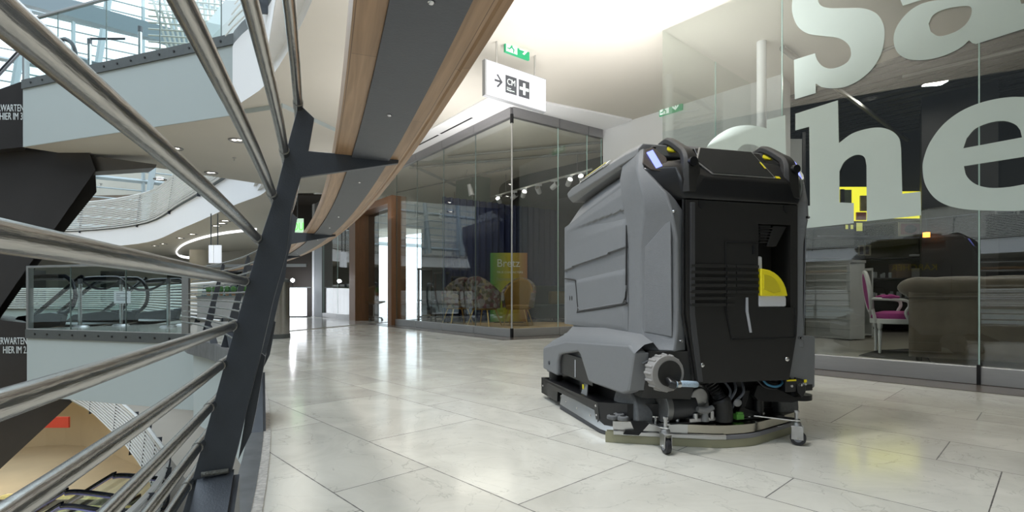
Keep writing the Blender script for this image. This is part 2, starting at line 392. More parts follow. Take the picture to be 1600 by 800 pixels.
# dropped ceiling field with its step along the bright recess
o = MB(); L0 = Vector((-1.4, 3.5, 0)); L1 = Vector((3.6, 8.62, 0))
pts = [L0, L1, Vector((6, 12, 0)), Vector((0, 19, 0)), Vector((-8, 27, 0)), Vector((-12.2, 25, 0)), Vector((-8.6, 17.2, 0)), Vector((-5.9, 12.8, 0)), Vector((-4.4, 9, 0)), Vector((-3.1, 6.6, 0))]
o.prism([(p.x, p.y, 3.95) for p in pts], (0, 0, .2)); st(o.build('ceiling_field', CEILW, bevel=.01))
o = MB(); q = Vector((.12, -.12, 0))
o.prism([(p.x, p.y, 4.05) for p in (L0+q, L1+q, L1+q*3.2, L0+q*3.2)], (0, 0, .1)); st(o.build('trim_9', CEILW, bevel=.01))
# lowered band along the shop fronts
o = MB()
o.prism([(p.x, p.y, 3.74) for p in (C1+F1*16, C1, E1, E1+W1*.34+n3*0, E1+n3*.34+W1*.34-S1*0, C1+n3*.34+n1*.42-S1*.1, C1+F1*16+n1*.42)], (0, 0, .22)); st(o.build('trim_10', CEILW, bevel=.008))
o = MB()
for t0, t1 in ((.8, 1.9), (2.0, 3.6), (3.7, 7)):
    a = C1+n1*.24+F1*t0; b = C1+n1*.24+F1*t1; o.prism([(p.x, p.y, 3.735) for p in (a, b, b+n1*.035, a+n1*.035)], (0, 0, .004))
st(o.build('trim_11', DARK))
o = MB()
o.prism([(p.x, p.y, 3.86) for p in (E1, E1+W1*3.1, E1+W1*3.1+n2*.3, E1+n2*.3)], (0, 0, .1)); st(o.build('trim_12', CEILW, bevel=.01))
# white wall between the two shops, and its return behind the shop glass
o = MB(); a = E1; b = E1+W1*3.15
o.prism([(p.x, p.y, 0) for p in (a, b, b+Vector((.3, .34, 0)), a+Vector((.3, .34, 0)))], (0, 0, 4.15)); st(o.build('wall_white', WALLW))

# ---------------------------------------------------------------- shop fronts
def shopfront(C0, D, ts, zh, znm, nrm, hdr=.16, num=1, gh=.14):
    """glass panels between the distances ts along D; header and base rails"""
    for i in range(len(ts)-1):
        a = C0+D*(ts[i]+.004); b = C0+D*(ts[i+1]-.004)
        w_ = MB(); w_.prism([(a.x, a.y, gh), (b.x, b.y, gh), (b.x, b.y, zh), (a.x, a.y, zh)], tuple(nrm*-.012))
        go = st(w_.build('window_%d' % (num+i), GLS, smooth=False))
        h_ = MB(); q = nrm*.035; r = nrm*-.045
        h_.prism([(p.x, p.y, zh) for p in (a+q, b+q, b+r, a+r)], (0, 0, hdr)); h_.build('window_header', HEAD, go, bevel=.004)
        b_ = MB(); b_.prism([(p.x, p.y, .004) for p in (a+q, b+q, b+r, a+r)], (0, 0, gh-.004)); b_.build('window_base_rail', BASEM, go, bevel=.006)
        e_ = MB(); e_.prism([(p.x, p.y, gh) for p in (b-D*.004, b+D*.006, b+D*.006-nrm*.014, b-D*.004-nrm*.014)], (0, 0, zh-gh)); e_.build('glass_edge', GLE if num != 1 else mat('dark glass edge', (.10, .13, .12), .3), go)
shopfront(C1, F1, [0, 1.10, 2.26, 3.41, 4.46], 3.58, 3.74, n1, num=1)
shopfront(C1, S1, [0, .98, 1.66, 2.02], 3.58, 3.74, n3, num=10)
shopfront(C1, F1, [7.28, 8.6, 9.95], 3.58, 3.74, n1, num=20)
o = MB(); o.cyl(C1+n1*.01+n3*.01+Vector((0, 0, .02)), C1+n1*.01+n3*.01+Vector((0, 0, 3.58)), .013); st(o.build('trim_13', ALU))
o = MB(); o.cyl(C1+n1*.012+n3*.012+Vector((0, 0, 0)), C1+n1*.012+n3*.012+Vector((0, 0, .15)), .03); o.cyl(C1+n1*.012+n3*.012+Vector((0, 0, 3.48)), C1+n1*.012+n3*.012+Vector((0, 0, 3.62)), .03); st(o.build('trim_14', BLACKM))
shopfront(C2, W1, [0, 1.325, 2.757, 4.16, 5.5], 3.81, 3.97, n2, num=30)
shopfront(C2, S2, [0, 1.25, 2.35], 3.81, 3.97, Vector((.66, -.75, 0)).normalized()*-1, num=40)
for t in (2.757, 4.16):
    p = C2+W1*t+n2*.036; o = MB(); o.box(-.012, .012, -.012, .012, 0, .155, Matrix.Translation(p) @ Matrix.Rotation(math.atan2(W1.y, W1.x), 4, 'Z')); st(o.build('trim_15', BLACKM))
# dark threshold strip in the floor before both shops
o = MB(); pts = (C1+n1*.42+n3*.35+S1*0, C1+n1*.42+F1*6, C1+F1*6, C1, E1, E1+n3*.55)
o.prism([(p.x, p.y, .0015) for p in pts], (0, 0, .002)); st(o.build('trim_16', DFLOOR))
o = MB(); pts = (C2+n2*.42-W1*.4, C2+W1*7+n2*.42, C2+W1*7, C2-W1*.4)
o.prism([(p.x, p.y, .0015) for p in pts], (0, 0, .002)); st(o.build('trim_17', DFLOOR))
# step between soffit and shop 2 header
o = MB(); pts = (C2+n2*.06-W1*.02, C2+W1*7+n2*.06, C2+W1*7-n2*.5, C2-W1*.02-n2*.5+S2*0)
o.prism([(p.x, p.y, 3.97) for p in pts], (0, 0, .18)); st(o.build('trim_18', mat('dark header cover', (.10, .10, .10), .5)))

# shop 1 interior
back0 = C1+S1*7; 
o = MB(); b0 = C1-n1*6.5; pts = (C1+F1*16, C1+F1*16-n1*6.5, b0-F1*1.2, E1-F1*.0+S1*5, E1, C1)
o.face([(p.x, p.y, 3.9) for p in pts]); st(o.build('ceiling_shop', DCEIL))
o = MB(); a = C1-n1*6.5-F1*1.2; b = C1-n1*6.5+F1*16; o.prism([(a.x, a.y, 0), (b.x, b.y, 0), (b.x, b.y, 3.9), (a.x, a.y, 3.9)], tuple(n1*-.1)); st(o.build('wall_shop', mat('dark green wall', (.035, .04, .038), .6, noise=.2, nscale=1)))
o = MB(); a = E1+Vector((.05, .06, 0)); b = E1+S1*6; o.prism([(a.x, a.y, 0), (b.x, b.y, 0), (b.x, b.y, 3.9), (a.x, a.y, 3.9)], tuple(n3*.1)); st(o.build('wall_shop_side', mat('dark side wall', (.03, .035, .04), .6)))
# grey-green column inside and blue curtain
pc = onplane(752, 330, C1-n1*2.6, n1); 
o = MB(); M_ = Matrix.Translation((pc.x, pc.y, 0)) @ Matrix.Rotation(math.atan2(F1.y, F1.x), 4, 'Z')
o.loft([[M_ @ Vector(p) for p in ((-.35+s*.0, -.05, z), (.28+s, -.05, z), (.28+s, .5, z), (-.35, .5, z))] for z, s in ((0, -.22), (3.4, .2), (3.9, .2))])
st(o.build('wall_shop_pier', mat('grey green pier', (.17, .21, .19), .6)))
cu = MB(); c0 = C1+S1*.9-n3*4.2; cd = S1
def cf(a, b): 
    p = c0+cd*(a*3.6); q = n3*(.05*math.sin(a*120)); return (p.x+q.x, p.y+q.y, .05+b*3.0)
cu.grid(cf, 240, 1); tag(cu.build('curtain', mat('dark blue curtain', (.012, .022, .085), .7)), 'dark blue pleated curtain across the back of the furniture shop', 'curtain')

# ---------------------------------------------------------------- the railing
TP = 21.53                                   # post angle of the nearest post
a_ = math.radians(TP); RADIAL = Vector((math.cos(a_), math.sin(a_), 0)); TANG = Vector((-math.sin(a_), math.cos(a_), 0))
P0 = arc(23.65, TP, 0)
def onpost(u, v):                            # (rho, z) on the radial plane of that post
    p = onplane(u, v, P0, TANG); return ((p.x-XC)*RADIAL.x+(p.y-YC)*RADIAL.y, p.z)
rail = empty('railing', 'curved walkway railing with stainless tubes, leaning dark posts and wide wood-and-steel handrail', 'railing', arc(23.5, TP, 0))
bpy.context.view_layer.update()
RI = Matrix.Translation(-rail.location)
def rb(mb, *a, **k):
    mb.bm.transform(RI); return mb.build(*a, parent=rail, **k)
att = [(470, 168), (449, 241), (430, 306), (407, 374), (388, 440), (370, 508), (352, 568), (335, 632), (318, 692), (301, 752)]
TUB = [onpost(u, v) for u, v in att]
def degs(a, b, s): 
    n = int(abs(b-a)/s)+1; return [a+(b-a)*i/n for i in range(n+1)]
for rho, z in TUB:
    rb(MB().tube([arc(rho-.006, d, z) for d in degs(14.5, 44, .5)], .0107, 14), 'rail_tube', STEEL)
# post outline in (rho, z) from the photographed post
out_px = [(467, 163), (491, 186), (482, 237), (622, 249), (622, 256), (470, 278), (455, 330), (448, 395), (427, 470), (406, 562), (386, 640), (374, 692), (366, 735), (366, 735)]
back_px = [(298, 760), (318, 690), (352, 567), (388, 440), (407, 374), (430, 305), (447, 238)]
OUT = [onpost(u, v) for u, v in out_px[:-2]]; BK = [onpost(u, v) for u, v in back_px]
OUT.append(onpost(362, 738)); OUT.append(onpost(352, 800)); OUT.append(onpost(345, 860))
OUT.append(onpost(268, 860))
def post_at(deg):
    ps = [arc(r, deg, z) for r, z in OUT+BK]
    t = Vector((-math.sin(math.radians(deg)), math.cos(math.radians(deg)), 0))*.016
    o_ = rb(MB().prism([p-t*.5 for p in ps], t), 'post', POST, bevel=.0015, smooth=False)
    # stiffening plate behind and slanting base gusset
    g = MB(); r0, z0 = onpost(380, 700); r1, z1 = onpost(410, 560)
    pl = [onpost(*p_) for p_ in ((408, 553), (414, 558), (400, 640), (392, 678), (371, 722), (384, 645))]
    t2 = t*2.5
    g.prism([arc(r, deg, z)+t*.8 for r, z in pl], t)
    g2 = rb(g, 'gusset_plate', POST)
    # bracket that carries the post: inclined plate bolted under the slab
    k = MB(); a = [arc(r, deg, z) for r, z in (onpost(366, 733), onpost(309, 745))]
    tv = Vector((-math.sin(math.radians(deg)), math.cos(math.radians(deg)), 0))
    k.prism([a[0], a[1], a[1]-tv*.55+Vector((0, 0, -.28)), a[0]-tv*.55+Vector((0, 0, -.28))], (0, 0, -.014)); k.prism([a[0]+Vector((0, 0, -.014)), a[0]-tv*.55+Vector((0, 0, -.294)), a[0]-tv*.55+Vector((0, 0, -.5)), a[0]+Vector((0, 0, -.30))], tuple((arc(1, deg, 0)-arc(0, deg, 0))*.012))
    rb(k, 'post_bracket', POST)
    return o_
for i in range(-1, 5): post_at(TP+4.53*i if i < 2 else TP+4.53*i)
w1 = MB(); rr, zz = onpost(317, 740)
w1.tube([arc(TUBr, TP, zt)-TANG*.012 for TUBr, zt in (onpost(316, 739), onpost(358, 733))], .006, 8); rb(w1, 'weld_seam', mat('rough weld', (.2, .2, .18), .6, .6, bump=1, bscale=200))
# sleeves where the tubes meet the post
for rho, z in TUB:
    rb(MB().tube([arc(rho-.006, TP-.10, z), arc(rho-.006, TP+.02, z)], .0125, 14), 'tube_collar', STEEL)
# handrail: (rho, z) profile strips swept along the arc; UV along the arc for the grain
def sweep(prof, d0, d1, name, m, step=.4, close=True):
    mb = MB(); D = degs(d0, d1, step); cum = [0]
    for i in range(len(prof)): 
        a, b = prof[i], prof[(i+1) % len(prof)]; cum.append(cum[-1]+math.hypot(a[0]-b[0], a[1]-b[1]))
    for i in range(len(D)-1):
        for j in range(len(prof) if close else len(prof)-1):
            a, b = prof[j], prof[(j+1) % len(prof)]
            s0, s1 = math.radians(D[i])*24, math.radians(D[i+1])*24
            mb.face([arc(a[0], D[i], a[1]), arc(a[0], D[i+1], a[1]), arc(b[0], D[i+1], b[1]), arc(b[0], D[i], b[1])], [(s0, cum[j]), (s1, cum[j]), (s1, cum[j+1]), (s0, cum[j+1])])
    bmesh.ops.remove_doubles(mb.bm, verts=mb.bm.verts, dist=1e-5)
    return rb(mb, name, m)
def rpx(u, v): r = onpost(u, v); return r[0]
HZ = 1.047
rL, rS0, rS1, rR = rpx(523, 240), rpx(549, 243), rpx(607, 246), rpx(634, 250)
D0, D1 = 14.6, 43.8
RW = 23.99
sweep([(rL, HZ+.006), (rL-.004, HZ+.03), (rL, HZ+.04), (rS0, HZ+.04), (rS0, HZ+.006)], D0, D1, 'handrail_inner_strip', WOODM)
sweep([(rS0, HZ), (rS0, HZ+.012), (rS1, HZ+.012), (rS1, HZ)], D0, D1, 'handrail_steel_strip', STRIP)
sweep([(rS1, HZ+.006), (rS1, HZ+.04), (rR+.006, HZ+.04), (rR+.012, HZ+.03), (rR+.008, HZ+.012), (rR-.008, HZ+.009), (rR-.010, HZ+.003), (rR-.014, HZ+.006)], D0, D1, 'handrail_outer_strip', WOODM)
for i in range(6):
    for d in (16.1+i*4.53,  17.7+i*4.53, 19.6+i*4.53):
        p = arc((rS0+rS1)/2, d, HZ-.001); rb(MB().sphere(p, .005, 1, 1, .5, 8), 'screw', CHROME)

# ---------------------------------------------------------------- floor scrubber
MO = (1.041, 2.329)
mach = empty('floor_scrubber', 'large grey and black floor scrubbing machine with black rear panel standing on the tiles', 'cleaning machine', (MO[0], MO[1], 0), math.radians(15))
MR = Matrix.Translation((MO[0], MO[1], 0)) @ Matrix.Rotation(math.radians(15), 4, 'Z')
def mirror_ring(half, z=None):               # half outline (x>=0, rear to front) -> closed ring
    r = [Vector(p) for p in half]; l = [Vector((-p[0], p[1], p[2])) for p in half[::-1]]
    return r+l
# tank body
def tring(z, x, yf, yr=.27, xf=None):
    xf = xf or x-.05
    return mirror_ring([(.25, yr, z), (x-.012, yr, z), (x, yr+.02, z), (x, .7, z), (x, yf-.10, z), (xf, yf-.01, z), (.2, yf, z)])
rings = [tring(.33, .41, 1.10), tring(.48, .415, 1.11), tring(.64, .418, 1.12), tring(.70, .418, 1.16), tring(.78, .42, 1.20), tring(1.10, .42, 1.18)]
def tr2(zr, zf, x, yf, yr=.27): 
    L = [(.25, yr, zr), (x-.012, yr, zr), (x, yr+.02, zr), (x, .7, (zr+zf)/2), (x, yf-.10, zf), (x-.05, yf-.01, zf), (.2, yf, zf)]; return mirror_ring(L)
rings += [tr2(1.245, 1.13, .42, 1.165), tr2(1.31, 1.215, .375, 1.11), tr2(1.32, 1.26, .35, 1.06)]
body = MB().loft(rings).build('tank_body', GREY, mach, bevel=.014, seg=3)
# styled side panel with folds (left and right)
def side_panel(sgn):
    def f(a, b):
        y = .285+a*.86; z = .50+b*.70
        zmax = 1.225-(y-.285)*.125; z = .50+b*(zmax-.50)
        x = .421
        edge = min(a*22, (1-a)*16, b*26, (1-b)*18, 1); x += .007*edge
        zc = .925-(y-.15)*.085                # upper fold line
        t = zc-z
        hf = .095+.05*a*0+.03*(1-a)
        if 0 <= t < hf: x -= .040*(1-t/hf)*edge
        if -.115 < t < 0: x += .006*(1+t/.115)*edge
        zc2 = 1.10-(y-.2)*.02; t2 = zc2-z
        if 0 <= t2 < .07: x -= .020*(1-t2/.07)*edge*max(0, 1-a*1.1)
        return (sgn*x, y, z)
    mb = MB().grid(f, 60, 90)
    o_ = mb.build('side_panel', GREY, mach, angle=60)
    # seam of the service door
    ln = [(1.125, .79), (.965, .775), (.935, .755), (.90, .60), (.87, .585), (.33, .635), (.305, .66), (.292, .72), (.287, 1.02)]
    pts = catmull([(sgn*.4285, y, z) for y, z in ln], 3)
    g = MB().tube(pts, .0042, 6); g.build('door_seam', BLACK, o_)
    g = MB().tube([(sgn*.4300, y-.004, z+.010) for y, z in ln[3:8]], .004, 6); g.build('door_edge', GREY, o_)
    for yy in (1.035, 1.0):
        g = MB().sphere((sgn*.4275, yy, .665), .016, .25, .55, 1, 10); g.build('latch_hole', BLACKS, o_)
    return o_
side_panel(-1); side_panel(1)
# rear frame with shoulders
def rring(inner, mid, out, back, z, core=None):
    core = core or inner
    return mirror_ring([(core[0]-.02, core[1], z), inner+(z,), mid+(z,), out+(z,), back+(z,)])
rr_ = [
    rring((.25, .03), (.345, .005), (.44, .10), (.44, .285), .435, (.27, .13)),
    rring((.25, .03), (.340, .005), (.425, .135), (.425, .285), .475, (.27, .13)),
    rring((.25, .03), (.335, .0), (.424, .155), (.424, .285), .53, (.27, .13)),
    rring((.29, .02), (.332, .0), (.422, .158), (.422, .285), .62, (.30, .13)),
    rring((.29, .02), (.336, .0), (.424, .158), (.424, .285), .925, (.30, .13)),
    rring((.29, .02), (.362, .0), (.438, .10), (.430, .30), 1.05, (.30, .13)),
    rring((.33, .05), (.376, .02), (.448, .10), (.435, .325), 1.13, (.32, .30)),
    rring((.40, .16), (.43, .105), (.462, .13), (.438, .345), 1.25, (.35, .31)),
    rring((.385, .20), (.405, .155), (.428, .175), (.415, .35), 1.350, (.35, .315)),
    rring((.37, .24), (.385, .19), (.400, .21), (.39, .35), 1.382, (.34, .32))]
MB().loft(rr_).build('rear_frame', GREY, mach, bevel=.010, seg=3)
# recessed quarter panel on both rear corners
for s in (-1, 1):
    q = MB()
    def cf_(t): return (.335+(.424-.335)*t, .158*t)
    a0, a1 = cf_(.12), cf_(.86)
    P_ = [(s*(a0[0]+.002), a0[1], .50), (s*(a1[0]+.002), a1[1], .515), (s*(a1[0]+.002), a1[1], .90), (s*(a0[0]+.010), a0[1]-.004, 1.02)]
    q.prism(P_, (s*.005, -.003, 0)); q.build('corner_pad', GREY, mach, bevel=.008, seg=3)
    for (x, z, y) in ((.352, 1.045, -.004), (.318, .483, -.002), ):
        MB().cyl((s*x, y+.004, z), (s*x, y-.006, z), .0085, .006, 12).build('screw', CHROME, mach)
# lid on the tank
L_ = MB(); prof = [(.17, 1.385), (.30, 1.392), (1.0, 1.352), (1.07, 1.325), (1.075, 1.305), (1.05, 1.262), (.985, 1.262), (.36, 1.318), (.17, 1.33)]
def lr(x): return [(x, y, z) for y, z in prof]
def lrs(x, k): 
    cz = 1.325; return [(x, y, cz+(z-cz)*k) for y, z in prof]
L_.loft([lrs(-.432, .55), lr(-.405), lr(-.2), lr(.2), lr(.405), lrs(.432, .55)]).build('tank_lid', GREYL, mach, bevel=.012, seg=3)
s_ = MB(); s_.prism([(-.4095, .50, 1.388), (-.4095, .86, 1.368), (-.436, .86, 1.343), (-.436, .50, 1.363)], (-.002, 0, .002)); s_.build('sticker', mat('white sticker', (.8, .8, .78), .5), mach)
s_ = MB(); s_.prism([(-.414, .54, 1.3845), (-.414, .80, 1.369), (-.424, .80, 1.360), (-.424, .54, 1.3745)], (-.004, 0, .004)); s_.build('sticker_stripe', mat('yellow sticker stripe', (.75, .65, .1), .5), mach)
s_ = MB(); s_.prism([(-.426, .52, 1.373), (-.426, .84, 1.3545), (-.432, .84, 1.349), (-.432, .52, 1.3675)], (-.004, 0, .004)); s_.build('sticker_text_band', mat('grey sticker print', (.2, .2, .22), .5), mach)
# rear hood behind the console
MB().loft([[(-.23, .30, 1.30), (.19, .30, 1.30), (.175, .30, 1.432), (-.22, .30, 1.438)], [(-.23, .60, 1.34), (.19, .60, 1.34), (.175, .58, 1.43), (-.22, .58, 1.436)]]).build('tank_hood', GREYL, mach, bevel=.012, seg=3)
# rear panel, with the opening for the bottle
PY = -.012
pl = MB()
def pp(pts, m=pl, y=PY, t=.03): m.prism([(x, y, z) for x, z in pts], (0, t, 0))
pp([(-.300, 1.097), (.07, 1.097), (.07, .627), (.07, .294), (-.248, .296), (-.283, .50), (-.300, .60)])
pp([(.07, 1.097), (.285, 1.097), (.285, 1.005), (.07, 1.005)])
pp([(.247, 1.005), (.285, 1.005), (.285, .627), (.247, .627)])
pp([(.07, .627), (.285, .627), (.284, .58), (.27, .47), (.238, .292), (.07, .294)])
pl.build('rear_panel', BLACK, mach)
bx_ = MB()
bx_.box(-.285, .285, .118, .27, .32, 1.10); bx_.box(-.285, .06, .02, .14, .32, 1.08); bx_.box(.255, .285, .02, .14, .32, 1.08); bx_.box(.06, .285, .02, .14, .32, .62); bx_.box(.06, .285, .02, .14, 1.006, 1.08); bx_.build('inner_housing', BLACK, mach)
fr = MB()
for pts in ([(-.292, 1.09), (-.292, .61), (-.276, .50), (-.243, .31)],): 
    pass
fr.prism([(-.283, PY-.012, 1.085), (-.262, PY-.012, 1.085), (-.262, PY-.012, .60), (-.248, PY-.012, .50), (-.222, PY-.012, .305), (-.243, PY-.004, .305), (-.272, PY-.004, .50), (-.283, PY-.004, .60)], (0, .014, 0)); fr.build('panel_edge_strip', mat('worn black plastic', (.035, .035, .037), .4, bump=.3, bscale=400), mach, bevel=.003)
# edge gap lines beside the panel
for s in (-1, 1):
    pts = [(s*.306 if s < 0 else .290, .0, 1.10), (s*.306 if s < 0 else .290, .0, .60), (s*.289 if s < 0 else .285, .0, .50), (s*.254 if s < 0 else .244, .0, .30)]
    MB().tube(pts, .006, 6).build('panel_gap', BLACKS, mach)
# ribs
for i in range(7):
    z = .8105-i*.0283
    g = MB()
    g.box(-.282, -.108, PY-.012, PY, z-.0065, z+.0065); g.box(-.100, (-.060 if i in (5, 6) else -.055), PY-.012, PY, z-.0065, z+.0065)
    if i < 5: g.box(-.050, .066, PY-.012, PY, z-.0065, z+.0065)
    g.build('vent_rib', BLACK, mach, bevel=.002)
h_ = MB(); h_.prism([(-.101, PY-.004, .915), (.068, PY-.004, .915), (.068, PY-.004, .627), (.26, PY-.004, .627), (.268, PY-.004, .58), (.262, PY-.004, .49), (-.070, PY-.004, .488), (-.098, PY-.004, .62)], (0, .006, 0)); hat = h_.build('service_hatch', BLACK, mach, bevel=.002)
for pa in ([(-.103, .917), (-.103, .62), (-.073, .486), (.265, .487), (.272, .58), (.263, .63)], [(-.103, .917), (.069, .917)]):
    MB().tube([(x, PY-.004, z) for x, z in pa], .0028, 6).build('hatch_seam', BLACKS, hat)
g = MB(); g.prism([(-.002, PY-.007, .672), (.016, PY-.007, .672), (.018, PY-.007, .62), (.040, PY-.007, .515), (.018, PY-.007, .515), (-.002, PY-.007, .61)], (0, .004, 0)); hs = g.build('grip_slot', BLACKS, hat)
g = MB(); g.prism([(-.002, PY-.009, .672), (.010, PY-.009, .672), (.011, PY-.009, .61), (.030, PY-.009, .515), (.018, PY-.009, .515), (-.002, PY-.009, .61)], (0, .004, 0)); g.build('grip_edge', mat('silver grip edge', (.45, .46, .5), .3), hs)
g = MB(); g.box(.035, .046, PY-.010, PY, .865, .905); g.build('small_slot', BLACKS, hat)
for x, z in ((-.222, .377), (.225, .389)): MB().sphere((x, PY-.004, z), .011, 1, .6, 1, 10).build('screw', CHROME, mach)
for x in (-.225, .222):
    g = MB(); g.prism([(x-.014, PY-.003, 1.098), (x+.014, PY-.003, 1.098), (x+.014, PY-.003, 1.072), (x, PY-.003, 1.058), (x-.014, PY-.003, 1.072)], (0, .004, 0)); g.build('notch', BLACKS, mach)
# vents inside the opening
g = MB(); g.prism([(.075, .0, 1.000), (.150, .0, 1.000), (.120, .0, .93), (.075, .0, .93)], (0, .03, 0)); vg = g.build('vent_block', BLACKS, mach)
for i in range(6):
    MB().box(.085, .155-.006*i, -.006, .03, .985-i*.013, .990-i*.013).build('vent_fin', BLACK, vg)
g = MB(); g.prism([(.160, -.004, 1.0), (.235, -.004, 1.0), (.175, -.004, .905), (.125, -.004, .905)], (0, .02, 0)); g.build('cable_chute', BLACK, mach, bevel=.004)
# detergent bottle in the opening
bt = MB(); bt.prism([(.075, .004, .86), (.108, .004, .86), (.112, .004, .73), (.075, .004, .73)], (0, .05, 0)); bt.prism([(.072, -.016, .690), (.205, -.016, .690), (.222, -.016, .672), (.222, -.016, .629), (.072, -.016, .629)], (0, .12, 0))
bo = bt.build('detergent_bottle', WHITEP, mach, bevel=.008)
n_ = [(.072, .803)]+[(.072+.145*math.sin(t), .672+.131*math.cos(t)) for t in [i*PI/2/9 for i in range(2, 9)]]+[(.220, .678), (.072, .678)]
g = MB(); g.prism([(x, -.028, z) for x, z in n_], (0, .08, 0)); yc = g.build('bottle_cap', YEL, bo, bevel=.006, seg=3)
n2_ = [(.085, .775)]+[(.085+.09*math.sin(t), .692+.083*math.cos(t)) for t in [i*PI/2/7 for i in range(1, 7)]]+[(.178, .700), (.14, .692), (.085, .71)]
g = MB(); g.prism([(x, -.0315, z) for x, z in n2_], (0, .01, 0)); g.build('cap_logo_field', mat('darker yellow plastic', (.62, .52, .02), .4), yc, bevel=.002)
# console
def cr_(a): return mirror_ring(a)
con = MB().loft([
    mirror_ring([(.262, -.012, 1.100), (.30, .002, 1.100), (.33, .06, 1.100), (.33, .30, 1.100)]),
    mirror_ring([(.262, -.020, 1.125), (.312, .0, 1.125), (.36, .06, 1.13), (.36, .30, 1.13)]),
    mirror_ring([(.215, -.024, 1.195), (.320, .0, 1.19), (.415, .09, 1.19), (.41, .30, 1.19)]),
    mirror_ring([(.212, -.014, 1.210), (.325, .02, 1.25), (.442, .115, 1.255), (.43, .30, 1.255)]),
    mirror_ring([(.206, .040, 1.300), (.300, .06, 1.285), (.405, .155, 1.290), (.39, .30, 1.290)])])
con_o = con.build('console', BLACKS, mach, bevel=.010, seg=3)
g = MB(); g.loft([[(-.205, -.008, 1.21), (.205, -.008, 1.21), (.205, .28, 1.21), (-.205, .28, 1.21)], [(-.205, .068, 1.350), (.145, .068, 1.350), (.205, .28, 1.350), (-.21, .28, 1.350)]]); g.build('display_housing', BLACKS, con_o, bevel=.006)
# display sloping away from the operator
def dsp(x, t, up=0): 
    y0, z0, y1, z1 = -.012, 1.208, .070, 1.350
    return (x, y0+(y1-y0)*t-.86*up, z0+(z1-z0)*t+.50*up)
g = MB(); g.prism([dsp(-.172, .02, .004), (dsp(.160, .02, .004)), dsp(.095, .98, .004), dsp(-.185, .98, .004), dsp(-.232, .45, .004)], Vector(dsp(0, 0, .004))-Vector(dsp(0, 0, 0))); dp = g.build('display_frame', mat('silver display frame', (.55, .54, .52), .3, .6), con_o)
g = MB(); g.prism([dsp(-.168, .045, .0095), (dsp(.150, .045, .0095)), dsp(.090, .95, .0095), dsp(-.181, .95, .0095), dsp(-.224, .46, .0095)], Vector(dsp(0, 0, .002))-Vector(dsp(0, 0, 0))); g.build('display_glass', mat('black display glass', (.01, .012, .014), .05), dp)
g = MB(); g.prism([dsp(.118, .32, .013), dsp(.106, .55, .013), dsp(.113, .56, .013), dsp(.127, .33, .013)], Vector(dsp(0, 0, .001))-Vector(dsp(0, 0, 0))); g.build('yellow_bar', YEL, dp)
g = MB(); g.prism([dsp(.168, .03, .004), dsp(.190, .03, .004), dsp(.186, .10, .004), dsp(.164, .10, .004)], Vector(dsp(0, 0, .003))-Vector(dsp(0, 0, 0))); g.build('yellow_mark', YEL, con_o)
# handles
def handle(sx):
    base = [(sx*.272, .300, 1.340), (sx*.270, .262, 1.385), (sx*.268, .205, 1.402), (sx*.266, .165, 1.398), (sx*.266, .075, 1.340), (sx*.266, .035, 1.308), (sx*.264, .016, 1.265), (sx*.262, .012, 1.19), (sx*.258, .012, 1.13)]
    pts = catmull(base, 5); n = len(pts); rr = []
    for i in range(n):
        t = i/(n-1); rr.append(.022+.016*max(0, (t-.5)/.5))
    rings = []
    for i, p in enumerate(pts):
        a = pts[max(0, i-1)]; b = pts[min(n-1, i+1)]; t = (b-a).normalized(); u = Vector((1, 0, 0)); v = t.cross(u)
        hw = .021+.031*max(0, (i/(n-1)-.45)/.55); hh = rr[i]*.85
        rings.append([p+u*x*hw+v*y*hh for x, y in ((-1, -.5), (-.6, -1), (.6, -1), (1, -.5), (1, .5), (.6, 1), (-.6, 1), (-1, .5))])
    ho = MB().loft(rings).build('handle', BLACK, con_o, bevel=.003)
    g = MB().cyl((sx*.270, -.026, 1.262), (sx*.270, .0, 1.265), .020, .020, 20); g.build('handle_plug', BLACKS, ho)
    g = MB().tube([(sx*.266, .215, 1.374), (sx*.266, .17, 1.366), (sx*.266, .125, 1.346)], [.008, .016, .007], 10); g.build('switch_lever', YEL, ho)
    return ho
handle(-1); handle(1)
# status light pods
for s in (-1, 1):
    g = MB(); g.prism([(s*.335, .060, 1.215), (s*.405, .100, 1.235), (s*.432, .130, 1.270), (s*.400, .170, 1.345), (s*.355, .170, 1.360), (s*.318, .115, 1.300)], (s*.012, -.020, .006)); po = g.build('light_pod', mat('smoked lens plastic', (.045, .036, .032), .25), con_o, bevel=.006)
    g = MB(); A0 = Vector((s*.368, .092, 1.245)); A1 = Vector((s*.386, .142, 1.328)); U = Vector((s*.012, .006, -.005))
    g.prism([A0-U, A0+U, A1+U, A1-U], (s*.015, -.024, .006)); g.build('status_light', mat('blue status light', (.10, .14, .9), .4, emit=1.2, ecol=(.22, .26, 1)), po)
    MB().sphere((s*.362, .155, 1.362), .012, 1.2, 1, .6, 10).build('sensor_dome', BLACKS, po)
